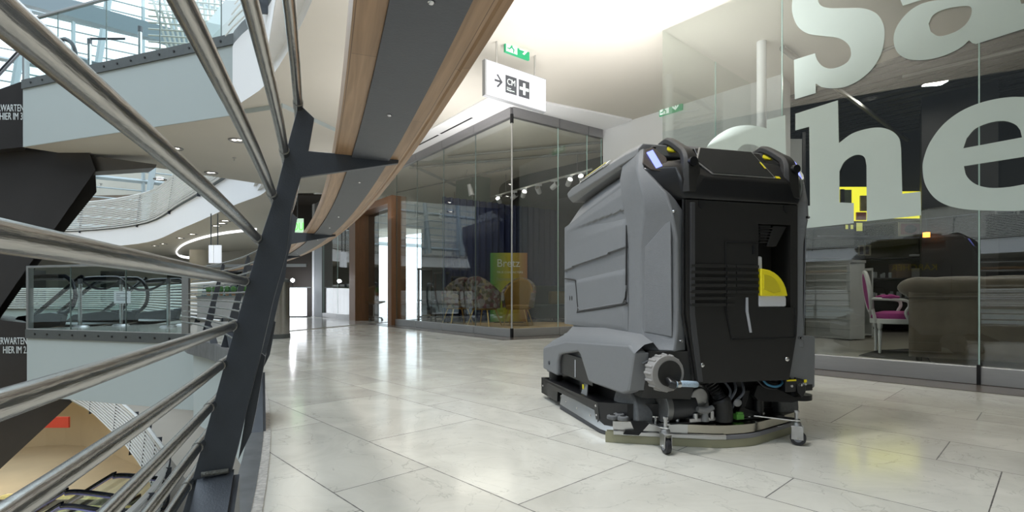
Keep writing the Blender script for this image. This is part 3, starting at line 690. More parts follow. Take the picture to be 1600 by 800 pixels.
# skirt: left and right side skirts, front bumper, rear hips
def side_skirt(s):
    XO = .505 if s < 0 else .432
    prof = [(1.31, .338), (1.335, .325), (1.335, .188), (1.06, .180), (1.055, .265), (1.02, .315), (.95, .330), (.72, .366), (.685, .352), (.572, .220), (.19, .226), (.125, .246), (.108, .28), (.062, .432), (.12, .460), (.90, .412)]
    g = MB()
    g.prism([(s*XO, y, z) for y, z in prof], (-s*.06, 0, 0)); so = g.build('side_skirt', GREY, mach, bevel=.014, seg=3)
    t = MB(); A = [(s*(XO-.004), y, z-.004) for y, z in ((.062, .436), (.13, .458), (.50, .445), (.90, .412), (1.325, .335))]
    B = [(s*.424, y, z) for y, z in ((.05, .475), (.15, .505), (.55, .51), (1.0, .49), (1.15, .42))]
    t.loft([A, [(a[0]*.5+b[0]*.5, a[1]*.5+b[1]*.5, (a[2]+b[2])/2+.012) for a, b in zip(A, B)], B, [(b[0]*.9, b[1], b[2]-.05) for b in B], [(a[0]*.93, a[1], a[2]-.05) for a in A]], cap=True, close=False)
    t.build('skirt_shoulder', GREY, so, angle=50)
    q = MB(); q.prism([(s*(XO-.05), .115, .255), (s*(XO-.002), .115, .255), (s*(XO-.002), .065, .43), (s*.44, .055, .43), (s*.43, .10, .255)], (0, .02, 0)); q.build('skirt_rear_face', GREY, so, bevel=.004)
    MB().cyl((s*XO, 1.20, .245), (s*(XO+.006), 1.20, .245), .013, .011, 12).build('bolt', RUBBER, so)
    return so
side_skirt(-1); side_skirt(1)
g = MB(); g.loft([mirror_ring([(.20, 1.02, z), (.50 if z < .34 else .44, 1.02 if z > .34 else 1.22, z), (.50 if z < .34 else .43, 1.27 if z < .34 else 1.14, z), (.44 if z < .34 else .38, 1.36 if z < .34 else 1.18, z)]) for z in (.175, .315, .345, .44)]).build('front_bumper', GREY, mach, bevel=.012)
g = MB(); g.box(-.40, .40, .20, 1.26, .10, .36); g.build('chassis', BLACKM, mach)
for s in (1,):
    g = MB(); g.prism([(.300, .012, .515), (.310, .012, .497), (.405, .012, .487), (.412, .012, .478), (.410, .012, .25), (.402, .012, .243), (.330, .012, .243), (.262, .012, .30), (.292, .012, .47)], (0, .34, 0)); g.build('rear_hip', GREY, mach, bevel=.010, seg=3)
g = MB(); g.prism([(-.44, .03, .437), (-.262, .0, .437), (-.248, .0, .30), (-.25, .03, .22), (-.44, .12, .22)], (0, .12, 0)); g.build('rear_recess', BLACK, mach)
MB().cyl((.317, .0, .483), (.317, .014, .483), .008, .008, 10).build('screw', CHROME, mach)
# drain cap with hose
cp = Vector((-.392, .010, .347))
g = MB().cyl(cp+Vector((0, .03, 0)), cp+Vector((0, -.03, 0)), .079, .077, 32)
for i in range(16):
    a = i*2*PI/16; g.cyl(cp+Vector((math.cos(a)*.078, .03, math.sin(a)*.078)), cp+Vector((math.cos(a)*.077, -.022, math.sin(a)*.077)), .0085, .006, 6)
dc = g.build('drain_cap', mat('grey cap plastic', (.27, .26, .25), .5), mach, bevel=.004)
MB().cyl(cp+Vector((.006, -.028, 0)), cp+Vector((.006, -.034, 0)), .056, .056, 28).build('cap_face', BLACK, dc)
MB().tube([cp+Vector((.0, -.03, -.028)), cp+Vector((.0, -.06, -.04)), cp+Vector((.012, -.062, -.042))], .019, 12).build('hose_elbow', BLACKS, dc)
MB().tube(catmull([cp+Vector(p) for p in ((.014, -.062, -.041), (.05, -.062, -.040), (.10, -.055, -.045), (.135, -.03, -.052), (.15, .01, -.056))], 4), .0135, 12).build('braided_hose', mat('clear blue braided hose', (.42, .54, .66), .3, noise=.5, nscale=160), dc)
MB().cyl(cp+Vector((.018, -.062, -.041)), cp+Vector((.034, -.062, -.041)), .0165, .0165, 12).build('hose_clamp', CHROME, dc)
# drive wheel
MB().cyl((-.45, .27, .125), (-.33, .27, .125), .125, .125, 36).build('rear_wheel', mat('dusty grey wheel', (.13, .135, .14), .7, noise=.3, nscale=60), mach, bevel=.012)
MB().cyl((.45, .27, .125), (.33, .27, .125), .125, .125, 36).build('rear_wheel', mat('dusty grey wheel', (.13, .135, .14), .7, noise=.3, nscale=60), mach, bevel=.012)
MB().cyl((-.06, 1.15, .10), (.06, 1.15, .10), .10, .10, 36).build('front_wheel', RUBBER, mach, bevel=.012)
# brush deck
dk = MB(); dk.prism([(-.525, y, z) for y, z in ((1.305, .135), (.41, .145), (.40, .12), (.39, .065), (.43, .055), (.45, .102), (.99, .095), (1.0, .032), (1.305, .032))], (.02, 0, 0))
dk.box(-.525, -.36, .40, 1.305, .118, .134); dk.box(-.525, .48, 1.18, 1.305, .034, .134); dk.box(.46, .48, .40, 1.305, .03, .134); dk.box(.36, .48, .40, 1.305, .118, .134)
do = dk.build('brush_deck', BLACKM, mach, bevel=.002)
g = MB(); g.prism([(-.50, .42, .146), (-.525, .41, .146), (-.475, .19, .180), (-.345, .135, .184), (-.31, .40, .180)], (0, 0, -.11)); g.build('deck_rear_box', BLACKM, do)
for (x, y, z) in ((-.525, .43, .125), (-.525, 1.27, .085), (-.525, .42, .08)): MB().cyl((x, y, z), (x-.003, y, z), .006, .005, 8).build('rivet', CHROME, do)
for s in (-1, 1):
    k = 1 if s < 0 else .91
    g = MB(); g.loft([[(s*k*.508, .94, .098), (s*k*.514, .94, .098), (s*k*.530, .94, .03), (s*k*.522, .94, .03)], [(s*k*.508, .42, .092), (s*k*.514, .42, .092), (s*k*.530, .37, .022), (s*k*.522, .37, .022)], [(s*k*.48, .30, .062), (s*k*.486, .30, .062), (s*k*.495, .28, .018), (s*k*.488, .28, .018)]]); ss = g.build('side_splash_plate', ALU, do, bevel=.002)
    g = MB(); g.loft([[(s*k*.518, .94, .034), (s*k*.529, .94, .034), (s*k*.529, .94, .003), (s*k*.518, .94, .003)], [(s*k*.518, .38, .026), (s*k*.529, .38, .026), (s*k*.529, .38, .003), (s*k*.518, .38, .003)], [(s*k*.482, .28, .02), (s*k*.494, .28, .02), (s*k*.494, .28, .003), (s*k*.482, .28, .003)]]); g.build('splash_rubber', RUBBER, ss)
    for y in (.85, .68, .5): MB().cyl((s*k*.520, y, .06), (s*k*.526, y, .058), .006, .006, 8).build('bolt', CHROME, ss)
MB().cyl((0, .78, .11), (0, .78, .01), .25, .26, 40).build('scrub_brush', mat('dark brush bristles', (.03, .03, .035), .9, bump=1, bscale=80), mach)
g = MB(); g.box(-.45, -.38, .70, .82, .13, .20); g.build('deck_mount', BLACKM, mach); MB().cyl((-.46, 1.20, .13), (-.46, 1.20, .185), .045).build('front_roller', BLACKM, mach)
g = MB(); g.prism([(-.485, .72, .134), (-.485, .64, .134), (-.47, .66, .190), (-.47, .71, .190)], (.004, 0, 0)); lk = g.build('level_plate', mat('scuffed grey plate', (.25, .26, .26), .4, .4), mach); MB().box(-.4795, -.4765, .695, .713, .160, .185).build('yellow_sticker', YEL, lk)
g = MB(); g.box(-.485, -.455, .56, 1.05, .20, .33); g.build('deck_cover', BLACKM, mach)
MB().box(-.4875, -.484, .80, .806, .21, .31).build('cover_seam', WHITEP, mach)
# squeegee: bent bar, blades, casters, hose, motor, guide rollers
sq = [(-.535, .215), (-.44, .168), (-.24, .070), (-.14, .022), (-.09, .008), (.0, .003), (.055, .008), (.10, .022), (.32, .105), (.455, .165)]
def swp(path, prof, name, m, par, bevel=0):
    rings = []
    for i, (x, y) in enumerate(path):
        a = Vector(path[max(0, i-1)]); b = Vector(path[min(len(path)-1, i+1)]); t = (b-a).normalized(); nn = Vector((t.y, -t.x))
        rings.append([(x+nn.x*d, y+nn.y*d, z) for d, z in prof])
    return MB().loft(rings).build(name, m, par, bevel=bevel)
bar = swp(sq, [(0, .052), (.002, .100), (-.045, .104), (-.05, .098), (-.01, .052)], 'squeegee_bar', SHINY, mach, .002)
MB().loft([[(x+nx, y+ny, z) for nx, ny, z in ((.0, -.004, .056), (.0, -.004, .098), (.0, .002, .098), (.0, .002, .056))] for x, y in sq[:3]]).build('squeegee_cover', ALU, bar)
swp([(x, y-.004) for x, y in sq[:5]], [(.004, .036), (.010, .040), (.010, .055), (.004, .060)], 'clamp_rail', ALU, bar)
swp([(x, y-.004) for x, y in sq[4:]], [(.002, .036), (.008, .040), (.008, .055), (.002, .058)], 'clamp_rail', mat('grey clamp rail', (.22, .22, .24), .4, .4), bar)
BL = mat('olive translucent rubber', (.30, .29, .19), .4)
swp([(-.565, .232)]+sq[:-1]+[(.47, .175)], [(.004, .001), (.008, .001), (.008, .05), (.004, .05)], 'squeegee_blade', BL, bar)
swp([(-.545, .26), (-.44, .205), (-.24, .105), (-.10, .06), (.10, .052), (.34, .14), (.455, .205)], [(.004, .001), (.008, .001), (.008, .05), (.004, .05)], 'squeegee_blade', BL, bar)
g = MB(); g.prism([(-.47, .172, .108), (-.42, .145, .108), (-.39, .128, .108), (-.44, .148, .045), (-.50, .182, .045), (-.49, .182, .062), (-.455, .163, .066)], (-.004, -.008, 0)); g.build('end_clamp', BLACKM, bar)
for dx, dy in ((-.545, .20), (-.50, .225), (-.51, .165)):
    MB().cyl((dx, dy, .112), (dx, dy, .130), .026, .026, 20).build('bumper_roller', mat('light grey rubber', (.12, .125, .13), .6), bar, bevel=.005)
    MB().cyl((dx, dy, .1295), (dx, dy, .1325), .013, .013, 12).build('roller_hub', CHROME, bar)
g = MB().cyl((-.36, .14, .10), (-.36, .14, .125), .007); g.cyl((-.36, .14, .125), (-.36, .14, .131), .02, .02, 16); g.build('adjuster_knob', CHROME, bar)
for x, y in ((.43, .23), (.39, .19)):
    MB().cyl((x, y, .125), (x, y, .143), .036, .036, 22).build('bumper_roller', RUBBER, bar, bevel=.005)
g = MB(); g.box(.24, .44, .19, .24, .105, .118); g.box(.26, .42, .20, .23, .128, .136); g.build('roller_arm', BLACKM, bar)
g = MB(); g.box(-.33, .28, .06, .16, .105, .112); g.build('squeegee_plate', BLACKM, bar)
def caster(x, y, rot):
    M_ = Matrix.Translation((x, y, 0)) @ Matrix.Rotation(rot, 4, 'Z')
    f = MB()
    f.box(-.017, -.014, -.028, .02, .028, .085, M_); f.box(.014, .017, -.028, .02, .028, .085, M_); f.box(-.019, .019, -.024, .022, .083, .090, M_)
    f.cyl(M_ @ Vector((0, 0, .088)), M_ @ Vector((0, 0, .104)), .021, .018, 18); f.cyl(M_ @ Vector((0, 0, .10)), M_ @ Vector((0, 0, .155)), .008, .008, 12); f.cyl(M_ @ Vector((0, 0, .148)), M_ @ Vector((0, 0, .158)), .012, .012, 6)
    fo = f.build('caster', ZINC, bar, bevel=.001)
    MB().cyl(M_ @ Vector((-.0125, -.006, .034)), M_ @ Vector((.0125, -.006, .034)), .033, .033, 30).build('caster_wheel', mat('black caster rubber', (.018, .018, .022), .5), fo, bevel=.005)
    MB().cyl(M_ @ Vector((-.0145, -.006, .034)), M_ @ Vector((.0145, -.006, .034)), .018, .018, 20).build('wheel_hub', mat('grey wheel hub', (.2, .21, .24), .4), fo)
    MB().cyl(M_ @ Vector((-.021, -.006, .034)), M_ @ Vector((.021, -.006, .034)), .005, .005, 10).build('axle', CHROME, fo)
    return fo
caster(-.392, .002, -.1); caster(.252, -.042, .75)
g = MB(); g.prism([(-.414, .135, .104), (-.370, .135, .104), (-.370, .01, .108), (-.392, -.018, .108), (-.414, .01, .108)], (0, 0, .006)); g.build('caster_arm', CHROME, bar, bevel=.001)
g = MB(); g.prism([(.10, .075, .118), (.17, .07, .118), (.275, -.030, .112), (.255, -.065, .112), (.222, -.048, .112), (.10, .05, .118)], (0, 0, .006)); g.build('caster_arm', CHROME, bar, bevel=.001)
# suction motor, gearbox, hose, cables
g = MB().cyl((-.330, .12, .172), (-.190, .12, .172), .064, .064, 30); mo = g.build('drive_motor', mat('dark motor housing', (.055, .057, .062), .35, .5), mach, bevel=.006)
MB().cyl((-.345, .12, .172), (-.315, .12, .172), .067, .067, 30).build('motor_end_ring', mat('grey cast ring', (.22, .22, .22), .35, .6), mo, bevel=.004)
CAST = mat('cast aluminium', (.36, .36, .36), .32, .85, noise=.3, nscale=30)
g = MB().cyl((-.17, .09, .215), (-.17, .20, .215), .062, .062, 26); g.cyl((-.17, .075, .215), (-.17, .092, .215), .045, .05, 26); g.cyl((-.22, .13, .18), (-.12, .13, .18), .05, .055, 22); g.box(-.225, -.10, .08, .18, .115, .16); g.build('gearbox', CAST, mach, bevel=.006)
g = MB(); g.box(-.24, -.09, .05, .10, .112, .128); g.cyl((-.205, .06, .12), (-.205, .06, .15), .012); g.cyl((-.125, .06, .12), (-.125, .06, .158), .016, .016, 6); g.build('mounting_foot', ZINC, mach, bevel=.002)
g = MB(); g.cyl((-.165, .045, .115), (-.165, .045, .16), .018, .012, 12); g.tube([(-.205, .045, .172), (-.165, .045, .160), (-.125, .045, .174)], [.012, .017, .012], 10); g.build('wing_knob', mat('grey knob plastic', (.22, .22, .22), .5), mach)
hp = catmull([(-.155, .10, .34), (-.12, .07, .28), (-.085, .055, .22), (-.068, .05, .17), (-.065, .05, .11)], 12)
rr = [.024+(.0045 if i % 2 else 0) for i in range(len(hp))]
MB().tube(hp[:30], rr[:30], 16).build('suction_hose', BLACKS, mach)
MB().tube(hp[26:], [.034, .037]+[.041]*(len(hp)-28), 20).build('hose_cuff', BLACK, mach)
for k, pts in enumerate((((-.05, .09, .30), (-.02, .06, .24), (-.06, .05, .19), (-.10, .07, .16)), ((.02, .10, .30), (.0, .05, .25), (-.03, .05, .20), (-.02, .09, .14)), ((.06, .1, .31), (.035, .04, .24), (-.005, .05, .19), (.01, .1, .13)))):
    MB().tube(catmull(pts, 6), .006, 8).build('cable', mat('grey cable', (.12, .13, .15), .5), mach)
MB().tube(catmull([(.12, .03, .305), (.14, .01, .272), (.18, .0, .262), (.22, .01, .275), (.235, .03, .30)], 6), .0055, 8).build('blue_hose', mat('blue hose', (.04, .17, .28), .3), mach)
MB().tube(catmull([(.10, .04, .30), (.13, .02, .262), (.18, .01, .252), (.225, .02, .262)], 6), .005, 8).build('cable', BLACKS, mach)
g = MB(); g.sphere((-.005, .03, .192), .018, 1.2, .5, 1, 10); g.build('grey_tab', mat('grey knob plastic', (.22, .22, .22), .5), mach)
g = MB(); g.box(.03, .20, .10, .16, .12, .30); g.cyl((.15, .08, .12), (.15, .08, .22), .02); g.prism([(.0, .05, .118), (.03, .05, .17), (.05, .06, .24), (.09, .06, .24), (.06, .06, .16), (.14, .06, .13), (.16, .06, .118)], (0, .02, 0)); g.build('lift_bracket', BLACKM, mach, bevel=.004)
g = MB(); g.box(-.005, .035, .035, .07, .112, .136); g.box(.0, .03, .034, .05, .136, .146); g.build('cable_connector', mat('green connector', (.10, .32, .05), .5), mach, bevel=.002)
for x in (-.33, -.28, -.21, .09, .13, .17): MB().cyl((x, .09 if x < 0 else .075, .112), (x, .09 if x < 0 else .075, .128), .011, .009, 8).build('bolt', ZINC, mach)
# right corner bracket with bumper wheel
g = MB(); g.prism([(.10, .05, .215), (.12, .05, .265), (.17, .03, .265), (.30, .02, .205), (.42, .06, .20), (.42, .06, .182), (.28, .01, .182), (.12, .04, .190)], (0, .03, 0)); g.cyl((.385, .09, .178), (.385, .09, .204), .062, .062, 28); g.cyl((.35, .09, .20), (.35, .09, .248), .055, .045, 24); g.build('corner_bracket', BLACKM, mach, bevel=.003)
g = MB(); g.box(.225, .285, -.005, .04, .235, .292); g.box(.345, .395, .01, .05, .232, .262); g.prism([(.285, .0, .30), (.345, .0, .285), (.345, .0, .23), (.325, .0, .205), (.30, .0, .23)], (0, .01, 0)); lb = g.build('limit_switch', BLACKS, mach, bevel=.003)
MB().box(.232, .283, -.008, .02, .285, .292).build('yellow_sticker', YEL, lb)
MB().box(.334, .345, -.006, .0, .276, .288).build('yellow_sticker', YEL, lb)
for x, z in ((.258, .262), (.312, .265), (.335, .268)): MB().cyl((x, .0, z), (x, -.010, z), .009, .006, 8).build('screw', CHROME, lb)
# maker's lettering on the flank that faces the shop window
text('maker_lettering', 'KÄRCHER', .10, frame((.4305, .42, .98), (0, 1, 0), (0, 0, 1)), YEL, mach, ext=.002)

# ---------------------------------------------------------------- letters on the right shop window
WN = n2; WP = C2+n2*.006
def wl(pts, k=.45, ox=1200, oy=0): return [onplane(ox+x*k, oy+y*k, WP, WN) for x, y in pts]
def letter(name, outer, hole=None, label='', sm=True):
    cu = bpy.data.curves.new(name, 'CURVE'); cu.dimensions = '2D'; cu.fill_mode = 'BOTH'; cu.extrude = .0007
    M_ = frame(WP, W1, Vector((0, 0, 1))); Mi = M_.inverted()
    for loopp in [outer]+([hole] if hole else []):
        sp = cu.splines.new('POLY'); q = [Mi @ p for p in loopp]; sp.points.add(len(q)-1)
        for i, p in enumerate(q): sp.points[i].co = (p.x, p.y, 0, 1)
        sp.use_cyclic_u = True
    t = bpy.data.objects.new(name, cu); C.objects.link(t)
    me = bpy.data.meshes.new_from_object(t.evaluated_get(bpy.context.evaluated_depsgraph_get()))
    bpy.data.objects.remove(t)
    me.transform(M_); me.materials.clear(); me.materials.append(FROST)
    o_ = bpy.data.objects.new(name, me); C.objects.link(o_); tag(o_, label, 'letter', 'frosted letters on the right shop window'); return o_
def cv(pts, k=5): return [tuple(p)[:2] for p in catmull([(x, y, 0) for x, y in pts], k)]
S_ = cv([(300, -75), (200, -85), (130, -60), (92, -25), (83, 25), (90, 65), (108, 97), (140, 117), (190, 125), (240, 131), (270, 146), (285, 166), (288, 192), (276, 215), (247, 232), (215, 238), (190, 230), (172, 210), (163, 185)])+[(90, 208), (93, 345), (166, 323), (166, 290)]+cv([(185, 302), (220, 307), (270, 301), (320, 276), (365, 235), (395, 180), (405, 120), (398, 78), (375, 46), (330, 29), (270, 28), (215, 28), (185, 20), (174, 0), (185, -22), (215, -35), (250, -30), (280, -8)])+[(350, -28), (348, -110), (300, -95)]
letter('letter_s', wl(S_), None, 'frosted white letter s, top left on the right shop window')
A_ = cv([(560, -75), (480, -40), (455, -10)])+[(468, 20)]+cv([(540, -2), (600, -22), (680, -12), (712, -2)])+cv([(640, -2), (560, 5), (505, 28), (463, 68), (440, 110), (437, 150), (450, 183), (480, 203), (522, 209), (572, 204), (622, 189), (668, 166), (698, 140)])+[(710, 150), (722, 153), (960, 77), (957, -10), (880, 14), (868, -20), (868, -60), (840, -120), (760, -140), (650, -115)]
letter('letter_a', wl(A_), wl(cv([(558, 82), (572, 54), (602, 36), (645, 25), (700, 22), (706, 48), (690, 80), (660, 105), (622, 121), (590, 125), (565, 110)])), 'frosted white letter a, beside the s and cut by the top right corner')
H_ = [(95, 395), (243, 348), (246, 497)]+cv([(246, 497), (290, 465), (340, 448), (390, 443), (430, 455), (455, 480), (462, 515)])+[(466, 673), (530, 665), (532, 748), (343, 768)]+cv([(343, 768), (342, 575), (336, 548), (320, 538), (295, 541), (265, 562), (248, 595)][1:])+[(248, 703), (298, 705), (298, 775), (90, 797), (90, 720), (146, 714), (143, 440), (95, 453)]
letter('letter_h', wl(H_), None, 'frosted white letter h standing right of the floor scrubber')
E_ = cv([(889, 337), (840, 337), (780, 346), (720, 363), (660, 392), (605, 436), (562, 495), (541, 550), (537, 590), (546, 640), (576, 685), (620, 712), (680, 726), (760, 731), (889, 730), (990, 700), (1040, 655)])+[(1015, 590)]+cv([(1015, 590), (960, 625), (889, 640), (830, 650), (770, 652), (722, 640), (690, 612), (680, 577)])+[(1075, 515)]+cv([(1075, 515), (1065, 440), (1020, 380), (950, 345), (889, 337)])[:-1]
letter('letter_e', wl(E_), wl([(678, 515)]+cv([(690, 480), (720, 447), (770, 426), (820, 420), (858, 432), (876, 452)])+[(882, 477)]), 'frosted white letter e at the right edge of the photo')
C_ = cv([(475, 535), (430, 525), (380, 522), (320, 535), (260, 572), (222, 618), (200, 690), (200, 780), (240, 860), (320, 920), (420, 930), (520, 890), (560, 850)])+[(540, 800)]+cv([(540, 800), (480, 830), (420, 835), (370, 800), (345, 740), (345, 680), (345, 640), (372, 606), (410, 602), (445, 615), (470, 650), (480, 690)])+[(556, 690), (552, 480), (475, 500)]
letter('letter_c', wl(C_, .375, 1020, 0), None, 'frosted white letter c, its arch rising behind the floor scrubber')
# ---------------------------------------------------------------- wooden portal, pilaster and far end of the walkway
RF = math.atan2(F1.y, F1.x)
def alongF(t, d, z): p = C1+F1*t+n1*d; return Vector((p.x, p.y, z))
def fbox(mb, t0, t1, d0, d1, z0, z1):
    mb.prism([alongF(t0, d0, z0), alongF(t1, d0, z0), alongF(t1, d1, z0), alongF(t0, d1, z0)], (0, 0, z1-z0)); return mb
o = MB(); fbox(o, 4.47, 4.68, -.25, .12, 0, 3.0); fbox(o, 6.80, 7.26, -.25, .12, 0, 3.0); fbox(o, 4.68, 6.80, -.25, .12, 2.84, 3.0)
st(o.build('door_1', WOODD, bevel=.004))
o = MB(); fbox(o, 4.70, 5.72, -.16, -.148, .03, 2.83); st(o.build('door_2', GLS, smooth=False))
o = MB(); fbox(o, 5.74, 6.78, -.16, -.148, .03, 2.83); st(o.build('door_3', GLS, smooth=False))
o = MB(); fbox(o, 4.47, 7.26, .0, .012, 3.0, 3.58); st(o.build('window_50', GLS, smooth=False))
o = MB(); fbox(o, 4.47, 7.26, -.045, .035, 3.58, 3.74); st(o.build('trim_20', HEAD, bevel=.004))
o = MB(); fbox(o, 9.97, 10.75, -.3, .04, 0, 3.9); st(o.build('wall_pilaster', mat('grey pilaster', (.26, .27, .28), .5)))
o = MB(); fbox(o, 10.75, 10.95, -.3, .06, 0, 3.9); st(o.build('trim_21', mat('white pilaster edge', (.8, .8, .82), .4)))
o = MB(); o.box(-7.75, -4.5, 17.3, 17.5, 0, 3.95); st(o.build('wall_end', mat('dark brown end wall', (.03, .022, .017), .6)))
o = MB(); o.box(-7.3, -5.7, 15.6, 17.3, 3.70, 3.76); st(o.build('ceiling_end', mat('dark brown end wall', (.03, .022, .017), .6)))
cou = empty('lit_counter', 'white glowing counter of upright panels at the far end of the walkway', 'counter', (-7.0, 16.6, 0))
for i in range(4): MB().box(-.42+i*.22-.10, -.42+i*.22+.115, -.15, .15, .02, .93).build('panel', mat('glowing white panel', (.8, .82, .85), .4, emit=1.6, ecol=(.9, .94, 1)), cou, bevel=.004)
MB().box(-.54, .48, -.17, .17, 0, .03).build('plinth', BLACKM, cou); MB().box(-.54, .48, -.17, .17, .93, .96).build('top', ALU, cou)
lp = empty('bright_lamp', 'starry bright lamp above the glowing counter at the end of the walkway', 'lamp', (-7.0, 16.5, 1.0))
MB().sphere((0, 0, .17), .055).build('bulb', mat('bright bulb', (1, 1, 1), .4, emit=90, ecol=(.93, .96, 1)), lp); MB().cyl((0, 0, -.04), (0, 0, .13), .015).build('stem', BLACKM, lp)
cl = empty('litter_bin', 'brushed steel cylindrical bin just beyond the nearest railing post', 'bin', (-3.80, 8.3, 0))
MB().cyl((0, 0, .07), (0, 0, .90), .215, .215, 40).build('bin_body', mat('brushed bin steel', (.50, .48, .45), .26, 1, bump=.1, bscale=30, stretch=(14, 14, .5)), cl)
MB().cyl((0, 0, 0), (0, 0, .07), .225, .225, 40).build('plinth', DKFAS, cl)
MB().loft([[(r_*math.cos(a), r_*math.sin(a), z) for a in [2*PI*i/32 for i in range(32)]] for r_, z in ((.22, .90), (.22, .94), (.15, .965), (.12, .95))]).build('bin_lid', DKFAS, cl)
tag(MB().cyl((-21.3, 35.3, 0), (-21.3, 35.3, 3.78), .62, .62, 30).build('cream_column', mat('cream column', (.70, .62, .48), .5)), 'round cream column far across the atrium', 'column')

# ---------------------------------------------------------------- escalator landings that cross the atrium
def landing(A, B, zt, name, nm2):
    A = Vector(A); B = Vector(B); d = (B-A).normalized(); nb = Vector((-d.y, d.x, 0))
    Bx = B+d*.6
    o = MB(); o.prism([(p.x, p.y, zt-1.35) for p in (A, Bx, Bx+nb*7, A+nb*7+d*3)], (0, 0, 1.17)); st(o.build(name, FASC))
    o = MB(); q = nb*-.03; o.prism([(p.x, p.y, zt-.18) for p in (A+q, Bx+q, Bx+nb*7, A+nb*7+d*3)], (0, 0, .18)); ch = st(o.build(name.replace('fascia', 'floor'), DKFAS))
    for i in range(18):
        p = A+d*(.3+i*.36)+q; MB().cyl((p.x, p.y, zt-.09), (p.x-nb.x*.012, p.y-nb.y*.012, zt-.09), .02, .02, 8).build('bolt', BLACKM, ch)
    o = MB(); o.prism([(p.x, p.y, zt) for p in (A, Bx, Bx+nb*7, A+nb*7+d*3)], (0, 0, .012)); st(o.build(nm2, mat('glossy landing floor', (.42, .41, .38), .15, noise=.1, nscale=2)))
    o = MB(); o.prism([(p.x, p.y, zt-1.356) for p in (A+nb*.01, Bx+nb*.01, Bx+nb*7, A+nb*7+d*3)], (0, 0, .004)); st(o.build(name.replace('fascia', 'soffit'), BEIGE))
    return A, B, d, nb
LA = landing((-9.85, 10.5, 0), (-5.18, 9.0, 0), 0, 'fascia_landing', 'floor_landing')
UA = landing((-9.93, 10.5, 0), (-4.25, 8.5, 0), 5.05, 'fascia_landing_upper', 'floor_landing_upper')
def balustrade(A, d, nb, z, cuts, label, H=1.25):
    b = empty('glass_balustrade', label, 'balustrade', (A.x, A.y, z), math.atan2(d.y, d.x))
    MB().box(-.03, .03, 0, .10, 0, H).build('end_post', mat('steel balustrade post', (.30, .31, .31), .35, .8), b, bevel=.004)
    MB().box(-.03, cuts[-1]+.05, -.0, .06, H-.01, H+.035).build('top_rail', mat('steel balustrade post', (.30, .31, .31), .35, .8), b, bevel=.006)
    for i in range(len(cuts)-1):
        g = MB().box(cuts[i]+.006, cuts[i+1]-.006, .02, .034, -.05, H).build('glass_pane', GLB, b, smooth=False)
        MB().box(cuts[i+1]-.012, cuts[i+1]+.0, .018, .036, -.05, H).build('pane_edge', mat('dark glass edge', (.10, .13, .12), .3), g)
    if cuts[-1] < 5: MB().box(cuts[-1], cuts[-1]+.16, .0, .04, 0, H).build('end_panel', mat('steel balustrade post', (.30, .31, .31), .35, .8), b)
    return b
balustrade(LA[0], LA[2], LA[3], 0, [.03, 1.25, 2.75, 4.15], 'glass balustrade of the lower escalator landing, at floor level')
balustrade(UA[0], UA[2], UA[3], 5.05, [.03, 1.05, 2.45, 3.85, 5.3], 'glass balustrade of the upper escalator landing with dark top rail', 1.2)
g = MB(); p = LA[0]+LA[2]*4.4+LA[3]*.3; g.box(0, 1.9, 0, .04, 1.2, 1.25, Matrix.Translation((p.x, p.y, 0)) @ Matrix.Rotation(-.1, 4, 'Z')); st(g.build('trim_22', mat('steel balustrade post', (.30, .31, .31), .35, .8)))
# belt stanchions
def stanchion(p, z, label, grp):
    s_ = empty('belt_stanchion', label, 'stanchion', (p.x, p.y, z), 0, grp)
    MB().cyl((0, 0, .03), (0, 0, 1.0), .035, .035, 18).build('pole', CHROME, s_); MB().cyl((0, 0, 0), (0, 0, .03), .17, .13, 24).build('base', ZINC, s_, bevel=.006)
    MB().cyl((0, 0, .92), (0, 0, 1.03), .042, .042, 18).build('belt_head', mat('dark belt head', (.10, .10, .11), .4, .5), s_)
    return p
def belt(a, b, z, sag, label):
    pts = [Vector((a.x+(b.x-a.x)*t, a.y+(b.y-a.y)*t, z+.97-sag*4*t*(1-t))) for t in [i/10 for i in range(11)]]
    m = MB(); m.loft([[q, q+Vector((0, .004, 0)), q+Vector((0, .004, .05)), q+Vector((0, 0, .05))] for q in pts]); tag(m.build('barrier_belt', mat('black belt', (.015, .015, .018), .7)), label, 'belt')
P1 = [onplane(u, 480, (0, Y, 0), (0, 1, 0)) for u, Y in ((125, 11.1), (189, 11.6), (263, 11.0), (288, 11.8))]
lab = ['leftmost belt stanchion behind the lower glass balustrade', 'belt stanchion behind the hanging white paper notice', 'tall steel stanchion near the right end of the lower balustrade', 'rearmost steel stanchion beside the end panel of the lower balustrade']
for p, l_ in zip(P1, lab): stanchion(p, .012, l_, 'stanchions on the lower landing')
belt(P1[0], P1[1], .05, .22, 'black barrier belt sagging between the two left stanchions'); belt(P1[1], P1[2], .05, .25, 'black barrier belt sagging to the right of the paper notice'); belt(P1[2], P1[3], .05, .05, 'short black barrier belt between the two right stanchions')
pn = MB(); q = onplane(178, 455, (0, 11.2, 0), (0, 1, 0)); r = onplane(204, 474, (0, 11.2, 0), (0, 1, 0))
pn.box(q.x, r.x, 11.2, 11.204, r.z, q.z, Matrix.Identity(4)); pno = pn.build('paper_notice', mat('white paper', (.55, .58, .60), .6)); tag(pno, 'white paper notice hanging from the belt on the lower landing', 'notice')
for i in range(4): MB().box(q.x+.05, q.x+(.30, .14, .30, .28)[i], 11.197, 11.199, q.z-.06-.045*i, q.z-.045-.045*i).build('text_line', mat('grey print', (.12, .12, .14), .6), pno)
P2 = [onplane(u, 100, (0, Y, 0), (0, 1, 0)) for u, Y in ((140, 10.9), (219, 10.4))]
for p, l_ in zip(P2, ('left belt stanchion on the upper landing beside the escalator newel', 'right belt stanchion on the upper landing')): stanchion(p, 5.062, l_, 'stanchions on the upper landing')
